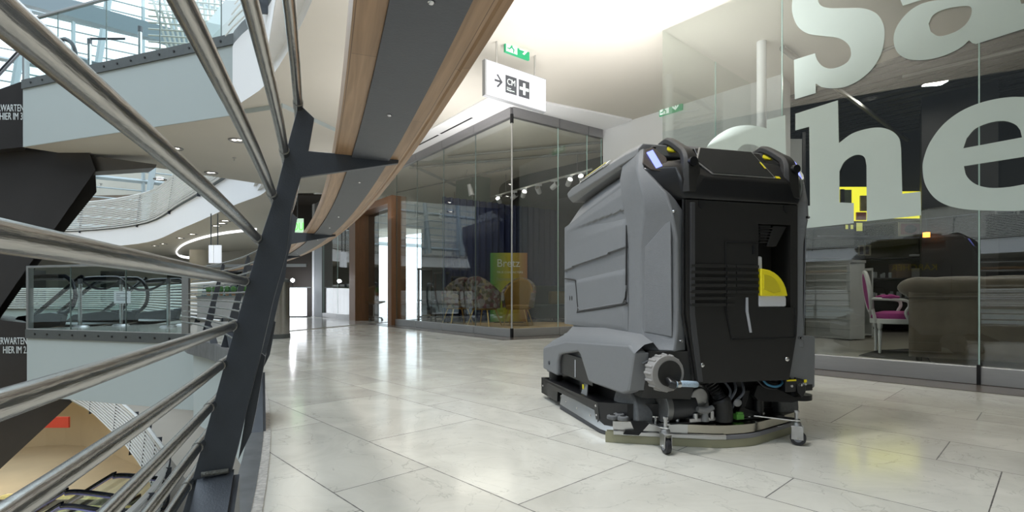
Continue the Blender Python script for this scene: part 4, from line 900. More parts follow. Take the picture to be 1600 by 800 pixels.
belt(P2[0], Vector((P2[0].x+.75, P2[0].y, 0)), 5.10, .0, 'black belt hanging slack from the left upper stanchion')

# ---------------------------------------------------------------- escalators
HRAIL = mat('black rubber handrail', (.012, .014, .022), .25)
def escalator(loc, ang, z, label, nb_=2, gap=1.5, L=8.5, hh=1.12, light=False):
    e = empty('escalator', label, 'escalator', (loc[0], loc[1], z), ang)      # local x runs towards the descending end
    for i in range(nb_):
        for j in (0, 1):
            y = i*(gap+.55)+j*1.15
            r = .42; hc = hh-r
            pts = [(.2, y, .28)]+[(-.42*math.sin(a)*1.0+.1, y, hc-r*math.cos(a)) for a in [PI*k/10 for k in range(1, 11)]]+[(.9, y, hh), (1.4, y, hh-.06), (1.9, y, hh-.28), (L, y, hh-.28-(L-1.9)*.577)]
            MB().tube(catmull(pts, 4), .045, 8, flat=.8).build('handrail', HRAIL, e)
            p2 = [(x+.03, y, zz-.07) for x, _, zz in [(0, 0, hh), (.9, 0, hh), (1.4, 0, hh-.06), (1.9, 0, hh-.28), (L, 0, hh-.28-(L-1.9)*.577)]]
            MB().tube(catmull(p2, 4), .025, 6).build('handrail_profile', mat('lilac lit rail profile' if light else 'steel rail profile', (.30, .30, .62) if light else (.42, .42, .45), .3, .3), e)
            m = MB(); m.prism([(-.22, y, hc), (-.08, y, hh-.12), (.9, y, hh-.08), (1.5, y, hh-.17), (L, y, hh-.4-(L-1.9)*.577), (L, y, -.2-(L-1.9)*.577), (1.6, y, .12), (.1, y, .2)], (0, .012, 0)); m.build('balustrade_glass', GLB, e, smooth=False)
            m = MB(); m.prism([(.1, y-.06, .0), (.0, y-.06, .26), (.4, y-.06, .30), (1.5, y-.06, .2), (L, y-.06, .2-(L-1.5)*.577), (L, y-.06, -.3-(L-1.5)*.577), (1.5, y-.06, -.2)], (0, .12, 0)); m.build('skirt_panel', mat('dark escalator skirt', (.03, .03, .034), .3, .4), e, bevel=.01)
        st_ = MB(); y0 = i*(gap+.55)+.1
        for k in range(22):
            x = 1.3+k*.36; zz = -.02-k*.2
            st_.box(x, x+.36, y0, y0+.95, zz-.2, zz)
        so = st_.build('steps', mat('ribbed grey steps', (.14, .14, .15), .4, .6), e)
        MB().box(-.2, 1.3, y0, y0+.95, .005, .03).build('comb_plate', ZINC, e)
    return e
d = LA[2]; esc_ang = math.atan2(-d.y, -d.x)
escalator((-9.15, 14.25), esc_ang+.0, .0, 'escalator pair descending from the lower landing, behind its glass balustrade', gap=1.1)
e2 = escalator((-9.20, 12.15), esc_ang, 5.05, 'escalator with black handrail beside the stanchion on the upper landing', nb_=1)
def zx(u, v, Y): return onplane(u, v, (0, Y, 0), (0, 1, 0))
def clad(name, px, Y, dep, m, parent=None, tilt=0):
    o = MB(); pts = [zx(u, v, Y) for u, v in px]; o.prism(pts, (dep*-1.05, dep, 0)); 
    if parent: o.bm.transform(Matrix.Translation(-parent.location))
    return o.build(name, m, parent, smooth=False)
tr = empty('escalator_truss', 'dark clad escalator underside hanging from the upper landing at the left edge', 'escalator', (-10, 11, 3))
clad('side_cladding', [(40, 125), (41, 229), (-60, 240), (-120, 235), (-120, 160), (0, 139)], 10.62, 3.5, CLAD, tr)
clad('underside_cladding', [(41, 229), (135, 226), (149, 266), (0, 480), (-130, 650), (-260, 500), (-120, 235)], 10.9, 2.2, CLAD, tr)
clad('rib_cladding', [(149, 266), (151, 300), (62, 410), (-100, 640), (-130, 650), (0, 480)], 11.6, 2.4, CLAD2, tr)
clad('soffit_wedge', [(41, 229), (70, 233), (245, 257), (243, 262), (150, 268), (60, 240)], 11.0, .4, CLAD2, tr)
tr2_ = empty('escalator_truss', 'dark clad escalator underside below the lower landing at the left edge', 'escalator', (-10, 11, -2))
clad('side_cladding', [(45, 505), (45, 612), (-160, 600), (-160, 490), (0, 500)], 10.62, 3.5, CLAD, tr2_)
clad('underside_cladding', [(45, 612), (113, 628), (0, 733), (-160, 880), (-300, 700), (-160, 600)], 10.8, 3.0, CLAD, tr2_)
TXT = mat('white lettering', (.62, .66, .66), .5)
def wtext(name, body, u, v, Y, capx, par, al='RIGHT'):
    p = zx(u, v, Y); s = capx*Y/F/.70
    return text(name, body, s, frame(p-par.location, (1, 0, 0), (0, 0, 1)), TXT, par, .003, al, .56)
wtext('lettering', '...ERWARTEN', 38, 174, 10.61, 11, tr); wtext('lettering', 'HIER IM 3.', 38, 187, 10.61, 11, tr)
wtext('lettering', '...ERWARTEN', 43, 538, 10.61, 11, tr2_); wtext('lettering', 'HIER IM 2.', 43, 552, 10.61, 11, tr2_)
# escalators on the floor below
elow = escalator((-8.9, 13.0), math.atan2(.25, -1), -5.02, 'lower floor escalator with lilac lit handrail profiles at the bottom left', nb_=1, gap=1.0, light=True, L=7)
elow2 = escalator((-8.6, 11.0), math.atan2(.30, -1), -5.02, 'nearer lower floor escalator with black handrails at the bottom left corner', nb_=1, gap=1.0, light=True, L=7)

# ---------------------------------------------------------------- railings of the other galleries
def gallery_railing(path, z, name_label, n=11, r=.021, hgt=1.12, lean=.30, closed=True, every=5, white=False, cen=Vector((-24, 5, 0))):
    t = empty('gallery_railing', name_label, 'railing', (path[0].x, path[0].y, z)); Mi = Matrix.Translation(-Vector((path[0].x, path[0].y, z)))
    tm = mat('bright gallery tube', (.72, .72, .70), .35, .2)
    for k in range(n):
        h = -.12+(hgt+.12)*k/(n-1); dd = lean*(h/hgt)
        b = MB().tube([p+(p-cen).normalized()*dd+Vector((0, 0, z+h-p.z)) for p in path], r if k < n-1 else r*1.6, 5, closed=closed); b.bm.transform(Mi); b.build('rail_tube', tm, t)
    for i in range(0, len(path), every):
        p = path[i]; q = (p-cen).normalized(); tt = Vector((-q.y, q.x, 0))*.03
        b = MB(); b.prism([Vector((p.x, p.y, z-.3))+q*(-.06)-tt/2, Vector((p.x, p.y, z-.3))+q*.12-tt/2, Vector((p.x, p.y, z+hgt+.05))+q*(lean+.16)-tt/2, Vector((p.x, p.y, z+hgt+.05))+q*(lean-.02)-tt/2], tt); b.bm.transform(Mi); b.build('post', POST, t)
    return t
fp = rim(23.5)
far0 = [p for i, p in enumerate(fp) if 14*6-2 <= i <= len(fp)-6]
gallery_railing(far0, 0, 'bright tube railing of the gallery across the atrium on this floor', r=.04, closed=False, every=4)
fu = rim(24.1); faru = [p for i, p in enumerate(fu) if i >= 12*6 and i <= len(fu)-6]
gallery_railing(faru, 5.05, 'bright tube railing round the upper gallery, curving away behind the landing', n=16, r=.042, hgt=1.7, closed=False, every=4)
gallery_railing(lring(0), -5.05, 'white tube railing curving round the void of the floor below', n=12, r=.042, hgt=1.25, lean=.1, every=4, cen=cenl)
nu = [p for i, p in enumerate(fu) if 5*6 <= i <= 11*6-2]
gallery_railing(nu, 5.05, 'dark railing of the upper floor above the walkway edge', n=8, r=.012, closed=False, every=6)
o = MB(); A = rim(31)
for i in range(12*6+2, 18*6):
    j = i+1; o.face([(A[i].x, A[i].y, 5.05), (A[j].x, A[j].y, 5.05), (A[j].x, A[j].y, 8.6), (A[i].x, A[i].y, 8.6)])
st(o.build('wall_upper_gallery', mat('brown gallery wall', (.16, .12, .085), .6, noise=.3, nscale=1)))
# curved light cove lines in the far soffit
def cove(pxs, z, r, m, name):
    pts = catmull([atz(u, v, z) for u, v in pxs], 8); return st(MB().tube(pts, r, 6, flat=.4).build(name, m))
COVE = mat('white cove light', (.9, .9, .9), .5, emit=1.5, ecol=(.95, .97, 1))
cove([(400, 357), (350, 363), (310, 372), (284, 383), (276, 395), (290, 402), (330, 404)], 3.76, .10, COVE, 'trim_30')

# ---------------------------------------------------------------- glazed hall facade above and beyond the atrium
fr_ = MB(); FA = Vector((-64, 14, 0)); FD = Vector((.83, .56, 0)).normalized()
for k in range(34):
    z = 5.6+k*.72; a = FA; b = FA+FD*110; fr_.tube([(a.x, a.y, z), (b.x, b.y, z)], .055 if k % 5 else .17, 4)
for k in range(28):
    p = FA+FD*(k*4.0); fr_.tube([(p.x, p.y, 5), (p.x, p.y, 31)], .13, 5); q = p+Vector((.5, -.75, 0))*1.0
    fr_.tube([(q.x, q.y, 5), (q.x+FD.x*3, q.y+FD.y*3, 30)], .22, 6)
st(fr_.build('window_facade', mat('facade steel', (.38, .44, .46), .5, .2)))
bm_ = MB()
def far(u, v, Y): return onplane(u, v, (0, Y, 0), (0, 1, 0))
bm_.prism([far(16, 0, 24), far(-260, -90, 20), far(-260, -190, 20), far(112, 0, 24), far(240, 37, 28), far(380, 70, 33), far(380, 95, 33), far(240, 60, 28)][:1]+[far(-260, -75, 24), far(-260, -120, 24), far(112, 0, 24), far(260, 42, 24), far(400, 80, 24), far(400, 102, 24), far(260, 66, 24)], (1.2, 1.6, 0))
bm_.build('trim_32', mat('blue grey gallery edge', (.20, .26, .29), .5))['kind'] = 'structure'
bm_ = MB(); bm_.prism([far(40, 60, 26), far(140, 95, 26), far(240, 112, 26), (far(330, 112, 26)), far(330, 124, 26), far(240, 128, 26), far(130, 112, 26), far(40, 76, 26)], (1.0, 1.6, 0)); st(bm_.build('trim_33', mat('blue grey gallery edge', (.20, .26, .29), .5)))
# stair flight beam seen behind the upper glass at the right
bm_ = MB(); bm_.prism([far(352, 0, 14), far(388, 0, 14), far(330, 58, 14), far(303, 60, 14)], (.4, .8, 0)); st(bm_.build('trim_34', mat('pale facade column', (.62, .68, .68), .5)))
ro = MB()
for k in range(14): ro.tube([far(236+k*9, -10, 19+k*.3), far(262+k*7, 75, 20+k*.3)], .05, 4)
for k in range(9): ro.tube([far(232, -5+k*10, 19.5), far(350, 8+k*9, 19.5)], .035, 4)
st(ro.build('window_roof_lattice', mat('roof lattice steel', (.50, .52, .48), .5)))

# ---------------------------------------------------------------- ceiling fittings
def downlight(p, r=.11, label='', grp='recessed downlights'):
    t = empty('ceiling_light', label, 'ceiling light', p, 0, grp)
    MB().tube([(r*math.cos(a), r*math.sin(a), -.004) for a in [2*PI*k/24 for k in range(24)]], .014, 6, closed=True).build('ring', mat('grey lamp ring', (.22, .22, .23), .4, .4), t)
    MB().loft([[(r*.97*math.cos(a), r*.97*math.sin(a), -.006) for a in [2*PI*k/20 for k in range(20)]], [(r*.55*math.cos(a), r*.55*math.sin(a), .05) for a in [2*PI*k/20 for k in range(20)]]], cap=False).build('reflector', CHROME, t)
    MB().cyl((-r*.35, 0, -.002), (-r*.35, 0, .012), r*.28, r*.28, 12).build('lamp', LAMP, t); MB().cyl((r*.35, 0, -.002), (r*.35, 0, .012), r*.28, r*.28, 12).build('lamp', LAMP, t)
    return t
def sprinkler(p, label):
    t = empty('sprinkler', label, 'sprinkler', p, 0, 'ceiling sprinklers')
    MB().cyl((0, 0, 0), (0, 0, -.008), .035, .035, 16).build('rosette', ALU, t); MB().cyl((0, 0, -.008), (0, 0, -.05), .009).build('nozzle', CHROME, t); MB().cyl((0, 0, -.05), (0, 0, -.054), .02, .02, 10).build('deflector', CHROME, t)
p = atz(972, 130, 3.945); downlight(p, .135, 'round recessed downlight in the white ceiling right of the hanging sign')
p = atz(1012, 148, 3.948); sprinkler(p, 'small sprinkler in the white ceiling beside the round downlight')
sl = [(273, 232, 'second downlight from the left under the upper landing'), (370, 219, 'downlight nearest the right end under the upper landing'), (250, 280, 'rear left downlight under the upper landing'), (330, 270, 'rear right downlight under the upper landing'), (478, 281, 'downlight seen just under the arm of the nearest post')]
for u, v, l_ in sl[:4]: downlight(atz(u, v, 3.69), .14, l_)
downlight(atz(478, 279, 3.945 if 0 else 3.765), .14, sl[4][2])
for u, v, l_ in ((158, 245, 'sprinkler under the dark escalator truss, the upper of two'), (158, 287, 'sprinkler behind the truss, the lower of two'), (366, 247, 'sprinkler between the downlights under the upper landing')): sprinkler(atz(u, v, 3.69), l_)
for u, v, l_ in ((243, 384, 'farthest left'), (256, 381, 'second from the left'), (282, 372, 'third from the left'), (301, 366, 'middle'), (338, 353, 'third from the right'), (347, 349, 'second from the right'), (352, 345, 'right')):
    downlight(atz(u, v, 3.765), .2, 'small downlight in the curved far soffit, '+l_+' of its row', 'downlights in the far soffit')

# signs
def sgn(o0, dx, pts, th, name, m, par, off=0, nrm=None):
    nrm = nrm or Vector((dx.y, -dx.x, 0)); b = MB(); P = [Vector(o0)+dx*x+Vector((0, 0, z))+nrm*off for x, z in pts]; b.prism(P, tuple(nrm*th)); return b.build(name, m, par, smooth=False)
SD = Vector((.79, .61, 0)).normalized(); SO = Vector((-.32, 6.15, 3.07))
GRN = mat('exit sign green', (.015, .30, .13), .4, emit=.25, ecol=(.02, .42, .18)); SGW = mat('exit sign white', (.75, .85, .8), .5, emit=.4, ecol=(.8, .9, .85))
def pictogram(par, org, dx, hgt, wid, arrow, mirror=False):
    nr = Vector((dx.y, -dx.x, 0)); s = hgt
    sgn(org, dx, [(0, 0), (wid, 0), (wid, s), (0, s)], .03, 'sign_board', GRN, par, 0, nr*-1)
    k = s/1.0
    def P(pts, m=SGW, o_=.002): return sgn(org, dx, [(x*k, z*k) for x, z in pts], .002, 'pictogram', m, par, o_, nr)
    P([(.06, .06), (.92, .06), (.92, .94), (.06, .94)])
    b = [[(.44, .74), (.50, .70), (.58, .74), (.60, .82), (.54, .88), (.46, .86)], [(.30, .62), (.52, .66), (.66, .50), (.80, .52), (.80, .58), (.68, .60), (.60, .70), (.36, .70), (.22, .56), (.26, .50)], [(.40, .66), (.56, .60), (.54, .42), (.70, .30), (.66, .08), (.58, .08), (.60, .26), (.42, .38)], [(.42, .44), (.50, .38), (.34, .22), (.14, .22), (.14, .29), (.30, .30)]]
    for q in b: sgn(org, dx, [(x*k, z*k) for x, z in q], .002, 'pictogram', GRN, par, .0045, nr)
    cx = (.92+wid/k)/2; 
    if arrow == 'R': q = [(cx-.32, .44), (cx+.10, .44), (cx-.08, .24), (cx+.06, .20), (cx+.34, .50), (cx+.06, .80), (cx-.08, .76), (cx+.10, .56), (cx-.32, .56)]
    else: q = [(cx-.06, .86), (cx-.06, .36), (cx-.26, .54), (cx-.30, .40), (cx, .12), (cx+.30, .40), (cx+.26, .54), (cx+.06, .36), (cx+.06, .86)]
    P(q)
hs = empty('hanging_sign', 'white illuminated hanging direction sign with arrow, CM and cross symbols', 'sign', SO); B0 = Vector((0, 0, 0))
sgn(B0, SD, [(0, 0), (.965, 0), (.965, .43), (0, .43)], .06, 'light_box', mat('grey sign frame', (.40, .41, .43), .4, .4), hs, 0, Vector((-SD.y, SD.x, 0)))
nrs = Vector((SD.y, -SD.x, 0))
sgn(B0, SD, [(.02, .012), (.955, .012), (.955, .42), (.02, .42)], .004, 'sign_face', mat('lit sign face', (.80, .81, .85), .4, emit=.25, ecol=(.85, .87, 1)), hs, .0, nrs)
DG = mat('sign dark grey', (.06, .065, .075), .5)
sgn(B0, SD, [(.30, .10), (.475, .10), (.475, .315), (.30, .315)], .003, 'square_field', DG, hs, .004, nrs)
sgn(B0, SD, [(.505, .10), (.68, .10), (.68, .315), (.505, .315)], .003, 'square_field', DG, hs, .004, nrs)
sgn(B0, SD, [(.575, .135), (.61, .135), (.61, .19), (.665, .19), (.665, .225), (.61, .225), (.61, .28), (.575, .28), (.575, .225), (.52, .225), (.52, .19), (.575, .19)], .003, 'cross_symbol', SGW, hs, .007, nrs)
sgn(B0, SD, [(.135, .197), (.215, .197), (.165, .14), (.185, .128), (.258, .21), (.185, .292), (.165, .28), (.215, .223), (.135, .223)], .003, 'arrow', DG, hs, .004, nrs)
text('lettering', 'CM', .105, frame(nrs*.008+SD*.388+Vector((0, 0, .205)), SD, (0, 0, 1)), SGW, hs, .001, 'CENTER', .85)
text('lettering', 'Center\nManagement', .026, frame(nrs*.008+SD*.318+Vector((0, 0, .155)), SD, (0, 0, 1)), SGW, hs, .001, 'LEFT', .9)
text('lettering', '.-.', .05, frame(nrs*.005+SD*.20+Vector((0, 0, .06)), SD, (0, 0, 1)), DG, hs, .0005)
for t in (.19, .80):
    q = SD*t+Vector((-SD.y, SD.x, 0))*.03; MB().cyl((q.x, q.y, .42), (q.x, q.y, .88), .013, .013, 10).build('rod', ALU, hs)
    MB().box(-.05, .05, -.05, .05, .80, .88, Matrix.Translation((q.x, q.y, 0)) @ Matrix.Rotation(math.atan2(SD.y, SD.x), 4, 'Z')).build('ceiling_mount', ALU, hs, bevel=.004)
ex = empty('exit_sign', 'green exit sign with running figure and right arrow above the white hanging sign', 'exit sign', SO+SD*.30+Vector((0, 0, .60)))
pictogram(ex, Vector((0, 0, 0)), SD, .20, .385, 'R')
MB().box(-.01, .39, .0, .05, .20, .275, Matrix.Rotation(math.atan2(SD.y, SD.x), 4, 'Z')).build('sign_housing', mat('white sign housing', (.7, .7, .72), .5), ex, bevel=.003)
wp = onplane(1030, 182, E1+n2*.04, n2); ex2 = empty('exit_sign', 'small green exit sign with down arrow on the white wall behind the glass corner', 'exit sign', wp)
pictogram(ex2, Vector((0, 0, 0)), W1, .20, .42, 'D')

# ---------------------------------------------------------------- shop 1 contents (behind the left glass front)
tk = empty('track_light_rail', 'long white ceiling track rail running through the dark furniture shop', 'track rail', (0, 0, 0))
ta = atz(925, 264, 3.30); tb = atz(640, 343, 3.30); MB().tube([ta, tb], .022, 4).build('rail', mat('white track', (.55, .55, .53), .4), tk)
for t in (.05, .35, .65, .95): q = ta.lerp(tb, t); MB().cyl(q, q+Vector((0, 0, .6)), .008).build('suspension', PIPE, tk)
def spot(u, v, k, lit):
    r = ray(u, v); q = min([ta.lerp(tb, i/200) for i in range(201)], key=lambda w_: abs((w_.x/w_.y)*F+800-u))
    s_ = empty('track_spotlight', 'small white %s track spotlight, %s from the right on the shop rail' % ('lit' if lit else 'unlit', ORD[k]), 'spotlight', q-Vector((0, 0, .02)), 0, 'spotlights on the shop track rail')
    MB().box(-.08, .08, -.03, .03, -.03, .01).build('adapter', WHITEP, s_); MB().cyl((0, 0, -.03), (0, 0, -.09), .01).build('arm', WHITEP, s_)
    a = Vector((-.02-.05*(k % 3-1), .08, -.05)).normalized(); c = Vector((0, 0, -.13))
    MB().cyl(c+a*.09, c-a*.09, .055, .062, 18).build('lamp_head', WHITEP, s_); MB().cyl(c-a*.085, c-a*.095, .05, .05, 16).build('lens', LAMP if lit else CHROME, s_)
    if lit:
        l = bpy.data.lights.new('spot', 'SPOT'); l.energy = 28; l.spot_size = 1.4; l.spot_blend = .6; l.shadow_soft_size = .05; l.color = (1, .9, .75)
        lo = bpy.data.objects.new('spot_light', l); C.objects.link(lo); lo.location = q+Vector((0, 0, -.28)); lo.rotation_euler = (random.uniform(-.4, .4), random.uniform(-.4, .4), 0)
for k, u in enumerate((908, 890, 866, 842, 818, 803, 780, 757, 737, 715, 690)): spot(u, 290, k, k in (0, 1, 4, 6, 9))
for k, (u, v) in enumerate(((795, 228), (744, 258), (692, 276), (634, 300))):
    p = atz(u, v, 3.89); t = empty('ceiling_spot', 'small dark twin downlight in the left shop ceiling, %s from the right' % ORD[k], 'ceiling light', p, 0, 'twin downlights in the shop ceiling')
    MB().box(-.16, .16, -.06, .06, -.03, 0).build('plate', BLACKM, t)
    for s in (-.08, .08): MB().cyl((s, 0, -.03), (s, 0, -.034), .04, .04, 14).build('lens', CHROME, t)
pi = MB()
for a, b in (((640, 262), (940, 236)), ((700, 245), (941, 222)), ((620, 300), (800, 262))): pi.tube([atz(a[0], a[1], 3.7), atz(b[0], b[1], 3.7)], .03, 8)
tag(pi.build('ceiling_pipe', PIPE), 'grey pipe runs under the dark ceiling of the left shop', 'pipe')
hl = empty('hanging_spot_cluster', 'white spotlight dangling with loose cable below the left shop ceiling', 'spotlight', atz(733, 285, 3.45))
MB().cyl((0, 0, -.05), (.06, 0, -.32), .05, .07, 16).build('lamp_head', WHITEP, hl); MB().tube(catmull([(0, 0, .42), (-.08, 0, .2), (.03, 0, .1), (0, 0, -.05)], 6), .006, 6).build('cable', PIPE, hl)
# poster stand
pm = mat('green to amber poster', (.1, .2, .03), .5); nt = pm.node_tree; tcn = nt.nodes.new('ShaderNodeTexCoord'); sp_ = nt.nodes.new('ShaderNodeSeparateXYZ'); crn = nt.nodes.new('ShaderNodeValToRGB')
nt.links.new(tcn.outputs['Generated'], sp_.inputs[0]); nt.links.new(sp_.outputs[0], crn.inputs[0]); nt.links.new(crn.outputs[0], nt.nodes['Principled BSDF'].inputs['Base Color'])
e_ = crn.color_ramp.elements; e_[0].color = (.03, .16, .03, 1); e_[1].color = (.20, .07, .02, 1); em = crn.color_ramp.elements.new(.5); em.color = (.30, .26, .02, 1)
nt.links.new(crn.outputs[0], nt.nodes['Principled BSDF'].inputs['Emission Color']); nt.nodes['Principled BSDF'].inputs['Emission Strength'].default_value = .12
po = empty('poster_stand', 'green and amber poster board standing behind the armchairs in the left shop', 'poster', zx(766, 462, 12.9)-Vector((0, 0, .68)))
Wd = 58*12.9/F
MB().box(0, Wd, 0, .04, .03, 1.75).build('board', pm, po); MB().box(.1, Wd-.1, -.12, .2, 0, .03).build('foot', BLACKM, po)
text('lettering', 'Bretz', .28, frame((.16, -.004, 1.40), (1, 0, .0), (0, 0, 1)), TXT, po, .001, sx=.95)
text('lettering', 'TRUE CHARACTERS', .073, frame((.16, -.004, 1.24), (1, 0, 0), (0, 0, 1)), TXT, po, .001)
text('lettering', 'homestizen', .13, frame((.16, -.004, 1.05), (1, 0, 0), (0, 0, 1)), mat('grey green lettering', (.25, .30, .22), .5), po, .001)
# patterned armchairs
pat = mat('floral patterned velvet', (.10, .09, .05), .8); nt = pat.node_tree; vo = nt.nodes.new('ShaderNodeTexVoronoi'); vo.inputs['Scale'].default_value = 14; tcn = nt.nodes.new('ShaderNodeTexCoord'); crn = nt.nodes.new('ShaderNodeValToRGB')
nt.links.new(tcn.outputs['Object'], vo.inputs['Vector']); sx_ = nt.nodes.new('ShaderNodeSeparateColor'); nt.links.new(vo.outputs['Color'], sx_.inputs[0]); nt.links.new(sx_.outputs[0], crn.inputs[0]); nt.links.new(crn.outputs[0], nt.nodes['Principled BSDF'].inputs['Base Color'])
e_ = crn.color_ramp.elements; e_[0].color = (.05, .06, .03, 1); e_[1].color = (.28, .22, .12, 1)
for ps, cl_ in ((.3, (.14, .05, .06, 1)), (.5, (.10, .10, .05, 1)), (.7, (.20, .18, .20, 1))): x = crn.color_ramp.elements.new(ps); x.color = cl_
OCH = mat('ochre velvet', (.26, .15, .02), .8, noise=.2, nscale=20); BRASS = mat('brass', (.60, .42, .15), .3, 1)
def armchair(loc, rz, label):
    t = empty('armchair', label, 'armchair', loc, rz, 'patterned armchairs in the left shop')
    def sh(a, b):                             # shell wrapped round the seat; back at -y
        th = -PI*.92+a*PI*.84*1.0 if 0 else (PI*1.5-PI*.62)+a*PI*1.24
        top = .74+.34*max(0, math.cos((a-.5)*PI*1.15))**1.3; z = .40+b*(top-.40)
        r = .30+.05*b; return (r*math.cos(th)*1.05, r*math.sin(th)-.03*b, z)
    MB().grid(sh, 28, 10).build('shell', pat, t, solid=.07)
    MB().grid(lambda a, b: tuple(Vector(sh(a*.94+.03, b*.96+.02)).__mul__(1) * 1.0 - Vector((Vector(sh(a, b)).x, Vector(sh(a, b)).y, 0))*.15), 28, 10).build('inner_cushion', OCH, t, solid=.03)
    MB().loft([[(.28*math.cos(a), .28*math.sin(a), z) for a in [2*PI*k/20 for k in range(20)]] for z in (.36, .46)]).build('seat', OCH, t, bevel=.03, seg=3)
    for sx in (-1, 1):
        for sy in (-1, 1): MB().cyl((sx*.17, sy*.17, .38), (sx*.28, sy*.27, 0), .016, .010, 10).build('leg', BRASS, t)
    return t
armchair((.14, 11.6, .013), 2.9, 'armchair with ochre seat nearest the glass corner, in front of the poster')
armchair((-.60, 11.3, .013), -.5, 'armchair seen from behind, left of the poster')
armchair((-1.25, 11.9, .013), .5, 'leftmost floral armchair with a yellow seat')
# low teal bench and rug
rg = MB(); rg.prism([(x, y, .001) for x, y in ((-1.9, 11.1), (1.4, 10.2), (3.2, 11.6), (1, 13.2), (-2.2, 12.6))], (0, 0, .012)); tag(rg.build('rug', mat('tan rug', (.42, .31, .16), .9, noise=.3, nscale=8)), 'tan rug under the armchairs in the left shop', 'rug')
for (u, l_) in ((820, 'low teal bench behind the glass corner, left one'), (877, 'low teal bench beside the scrubber, right one')):
    p = atz(u, 500, .014); b = empty('low_bench', l_, 'bench', p, .25)
    MB().box(-.34, .34, -.18, .18, .16, .24).build('cushion', mat('teal velvet', (.02, .15, .17), .7), b, bevel=.03, seg=3)
    for sx in (-.26, .26):
        for sy in (-.12, .12): MB().cyl((sx, sy, 0), (sx, sy, .17), .012).build('leg', BLACKM, b)
sf = empty('dark_sofa', 'dark green sofa with ochre cushion along the back of the left shop', 'sofa', (1.9, 13.9, 0), .3)
MB().box(-1.4, 1.4, -.45, .45, .1, .45).build('base', mat('dark green velvet', (.012, .03, .028), .8), sf, bevel=.06, seg=3); MB().box(-1.4, 1.4, .25, .55, .4, .95).build('backrest', mat('dark green velvet', (.012, .03, .028), .8), sf, bevel=.08, seg=3); MB().box(-.9, .4, .05, .28, .45, .8).build('cushion', mat('dark ochre velvet', (.14, .10, .01), .8), sf, bevel=.06, seg=3)
# display racks left of the armchairs
for k, (u, Y, w_, h_, m_) in enumerate(((664, 12.6, .05, 1.35, 'dark rust metal'), (716, 12.4, .05, 1.15, 'dark rust metal'), (690, 12.5, .06, 1.25, 'dark rust metal'))):
    p = zx(u, 462, Y); r_ = empty('display_rack', ('tall slim dark display rack left in the furniture shop', 'slim dark display rack nearest the armchairs', 'slim dark display rack in the middle of the three')[k], 'rack', (p.x, Y, 0), .3)
    for s in (-.15, .15): MB().box(s-.02, s+.02, -.02, .02, 0, h_).build('upright', mat(m_, (.05, .03, .025), .5), r_)
    for z in (.15, .55, h_-.04): MB().box(-.17, .17, -.14, .14, z, z+.03).build('shelf', mat('dark shelf', (.05, .05, .05), .4), r_)
area('shop_fill_light', (-.6, 11.4, 3.5), 1.2, 12, (1, .92, .8)); area('shop_fill_light', (-3.4, 14.6, 3.4), 1.2, 9, (1, .92, .8))  # fill added to brighten the pier and the dark interior
# swivel chair in the wooden doorway
p = atz(584, 501, 0); sw = empty('swivel_chair', 'brown shell swivel chair with star base standing in the wooden doorway', 'chair', p, .9)
MB().grid(lambda a, b: ((-.24+.48*a), -.2+.42*min(1, b*1.6)+.03*max(0, b*1.6-1), .46+.06*abs(a-.5)*2+max(0, b*1.6-1)*.75), 12, 20).build('shell', mat('brown shell', (.14, .09, .04), .6), sw, solid=.03)
MB().cyl((0, 0, .06), (0, 0, .46), .022).build('gas_lift', CHROME, sw)
for k in range(5):
    a = k*2*PI/5; l_ = MB().tube([(0, 0, .10), (math.cos(a)*.27, math.sin(a)*.27, .07)], [.02, .012], 8).build('foot', BLACKM, sw); MB().cyl((math.cos(a)*.27-.01, math.sin(a)*.27, .03), (math.cos(a)*.27+.01, math.sin(a)*.27, .03), .03, .03, 14).build('castor', BLACKM, sw)

# ---------------------------------------------------------------- shop 2 contents (behind the lettered glass)
I2 = -n2
def s2(t, d, z=0): p = C2+W1*t+I2*d; return Vector((p.x, p.y, z))
o = MB(); o.face([s2(-1.6, 1.6, 3.9), s2(9, 1.6, 3.9), s2(9, 9, 3.9), s2(-1.6, 9, 3.9)]); st(o.build('ceiling_shop_right', mat('dark ribbed ceiling', (.05, .048, .042), .7, noise=.2, nscale=2)))
o = MB()
for k in range(26): 
    a = s2(-1.6, 1.75+k*.28, 3.88); b = s2(9, 1.75+k*.28, 3.88); o.tube([a, b], .03, 4)
st(o.build('trim_40', mat('dark ceiling rib', (.035, .034, .030), .7)))
o = MB(); o.face([s2(-1.6, 1.6, 3.9), s2(9, 1.6, 3.9), s2(9, 1.6, 4.15), s2(-1.6, 1.6, 4.15)]); st(o.build('trim_41', CEILW))
o = MB(); o.prism([s2(-1.6, 7.2), s2(9, 7.2), s2(9, 7.4), s2(-1.6, 7.4)], (0, 0, 4.1)); st(o.build('wall_shop_right', DARK))
o = MB(); o.prism([s2(-1.5, 2.6), s2(-1.35, 2.6), s2(-1.35, 7.2), s2(-1.5, 7.2)], (0, 0, 4.1)); st(o.build('wall_shop_right_side', DARK))
o = MB(); o.prism([s2(7, 0.05), s2(7, 7.2), s2(7.2, 7.2), s2(7.2, .05)], (0, 0, 4.1)); st(o.build('wall_shop_right_far', DARK))
o = MB(); q = zx(1440, 462, 8.4); r = zx(1560, 462, 7.6); o.prism([(q.x, q.y, 0), (r.x, r.y, 0), (r.x+.6, r.y+.8, 0), (q.x+.6, q.y+.8, 0)], (0, 0, 3.9)); st(o.build('wall_shop_pier_right', mat('black velvet pier', (.012, .012, .013), .55, noise=.8, nscale=2)))
o = MB(); o.prism([s2(.0, .02, .002), s2(7, .02, .002), s2(7, 7.2, .002), s2(.3, 7.2, .002)], (0, 0, .002)); st(o.build('floor_shop_right', mat('grey shop floor', (.30, .29, .26), .3, noise=.1, nscale=3)))
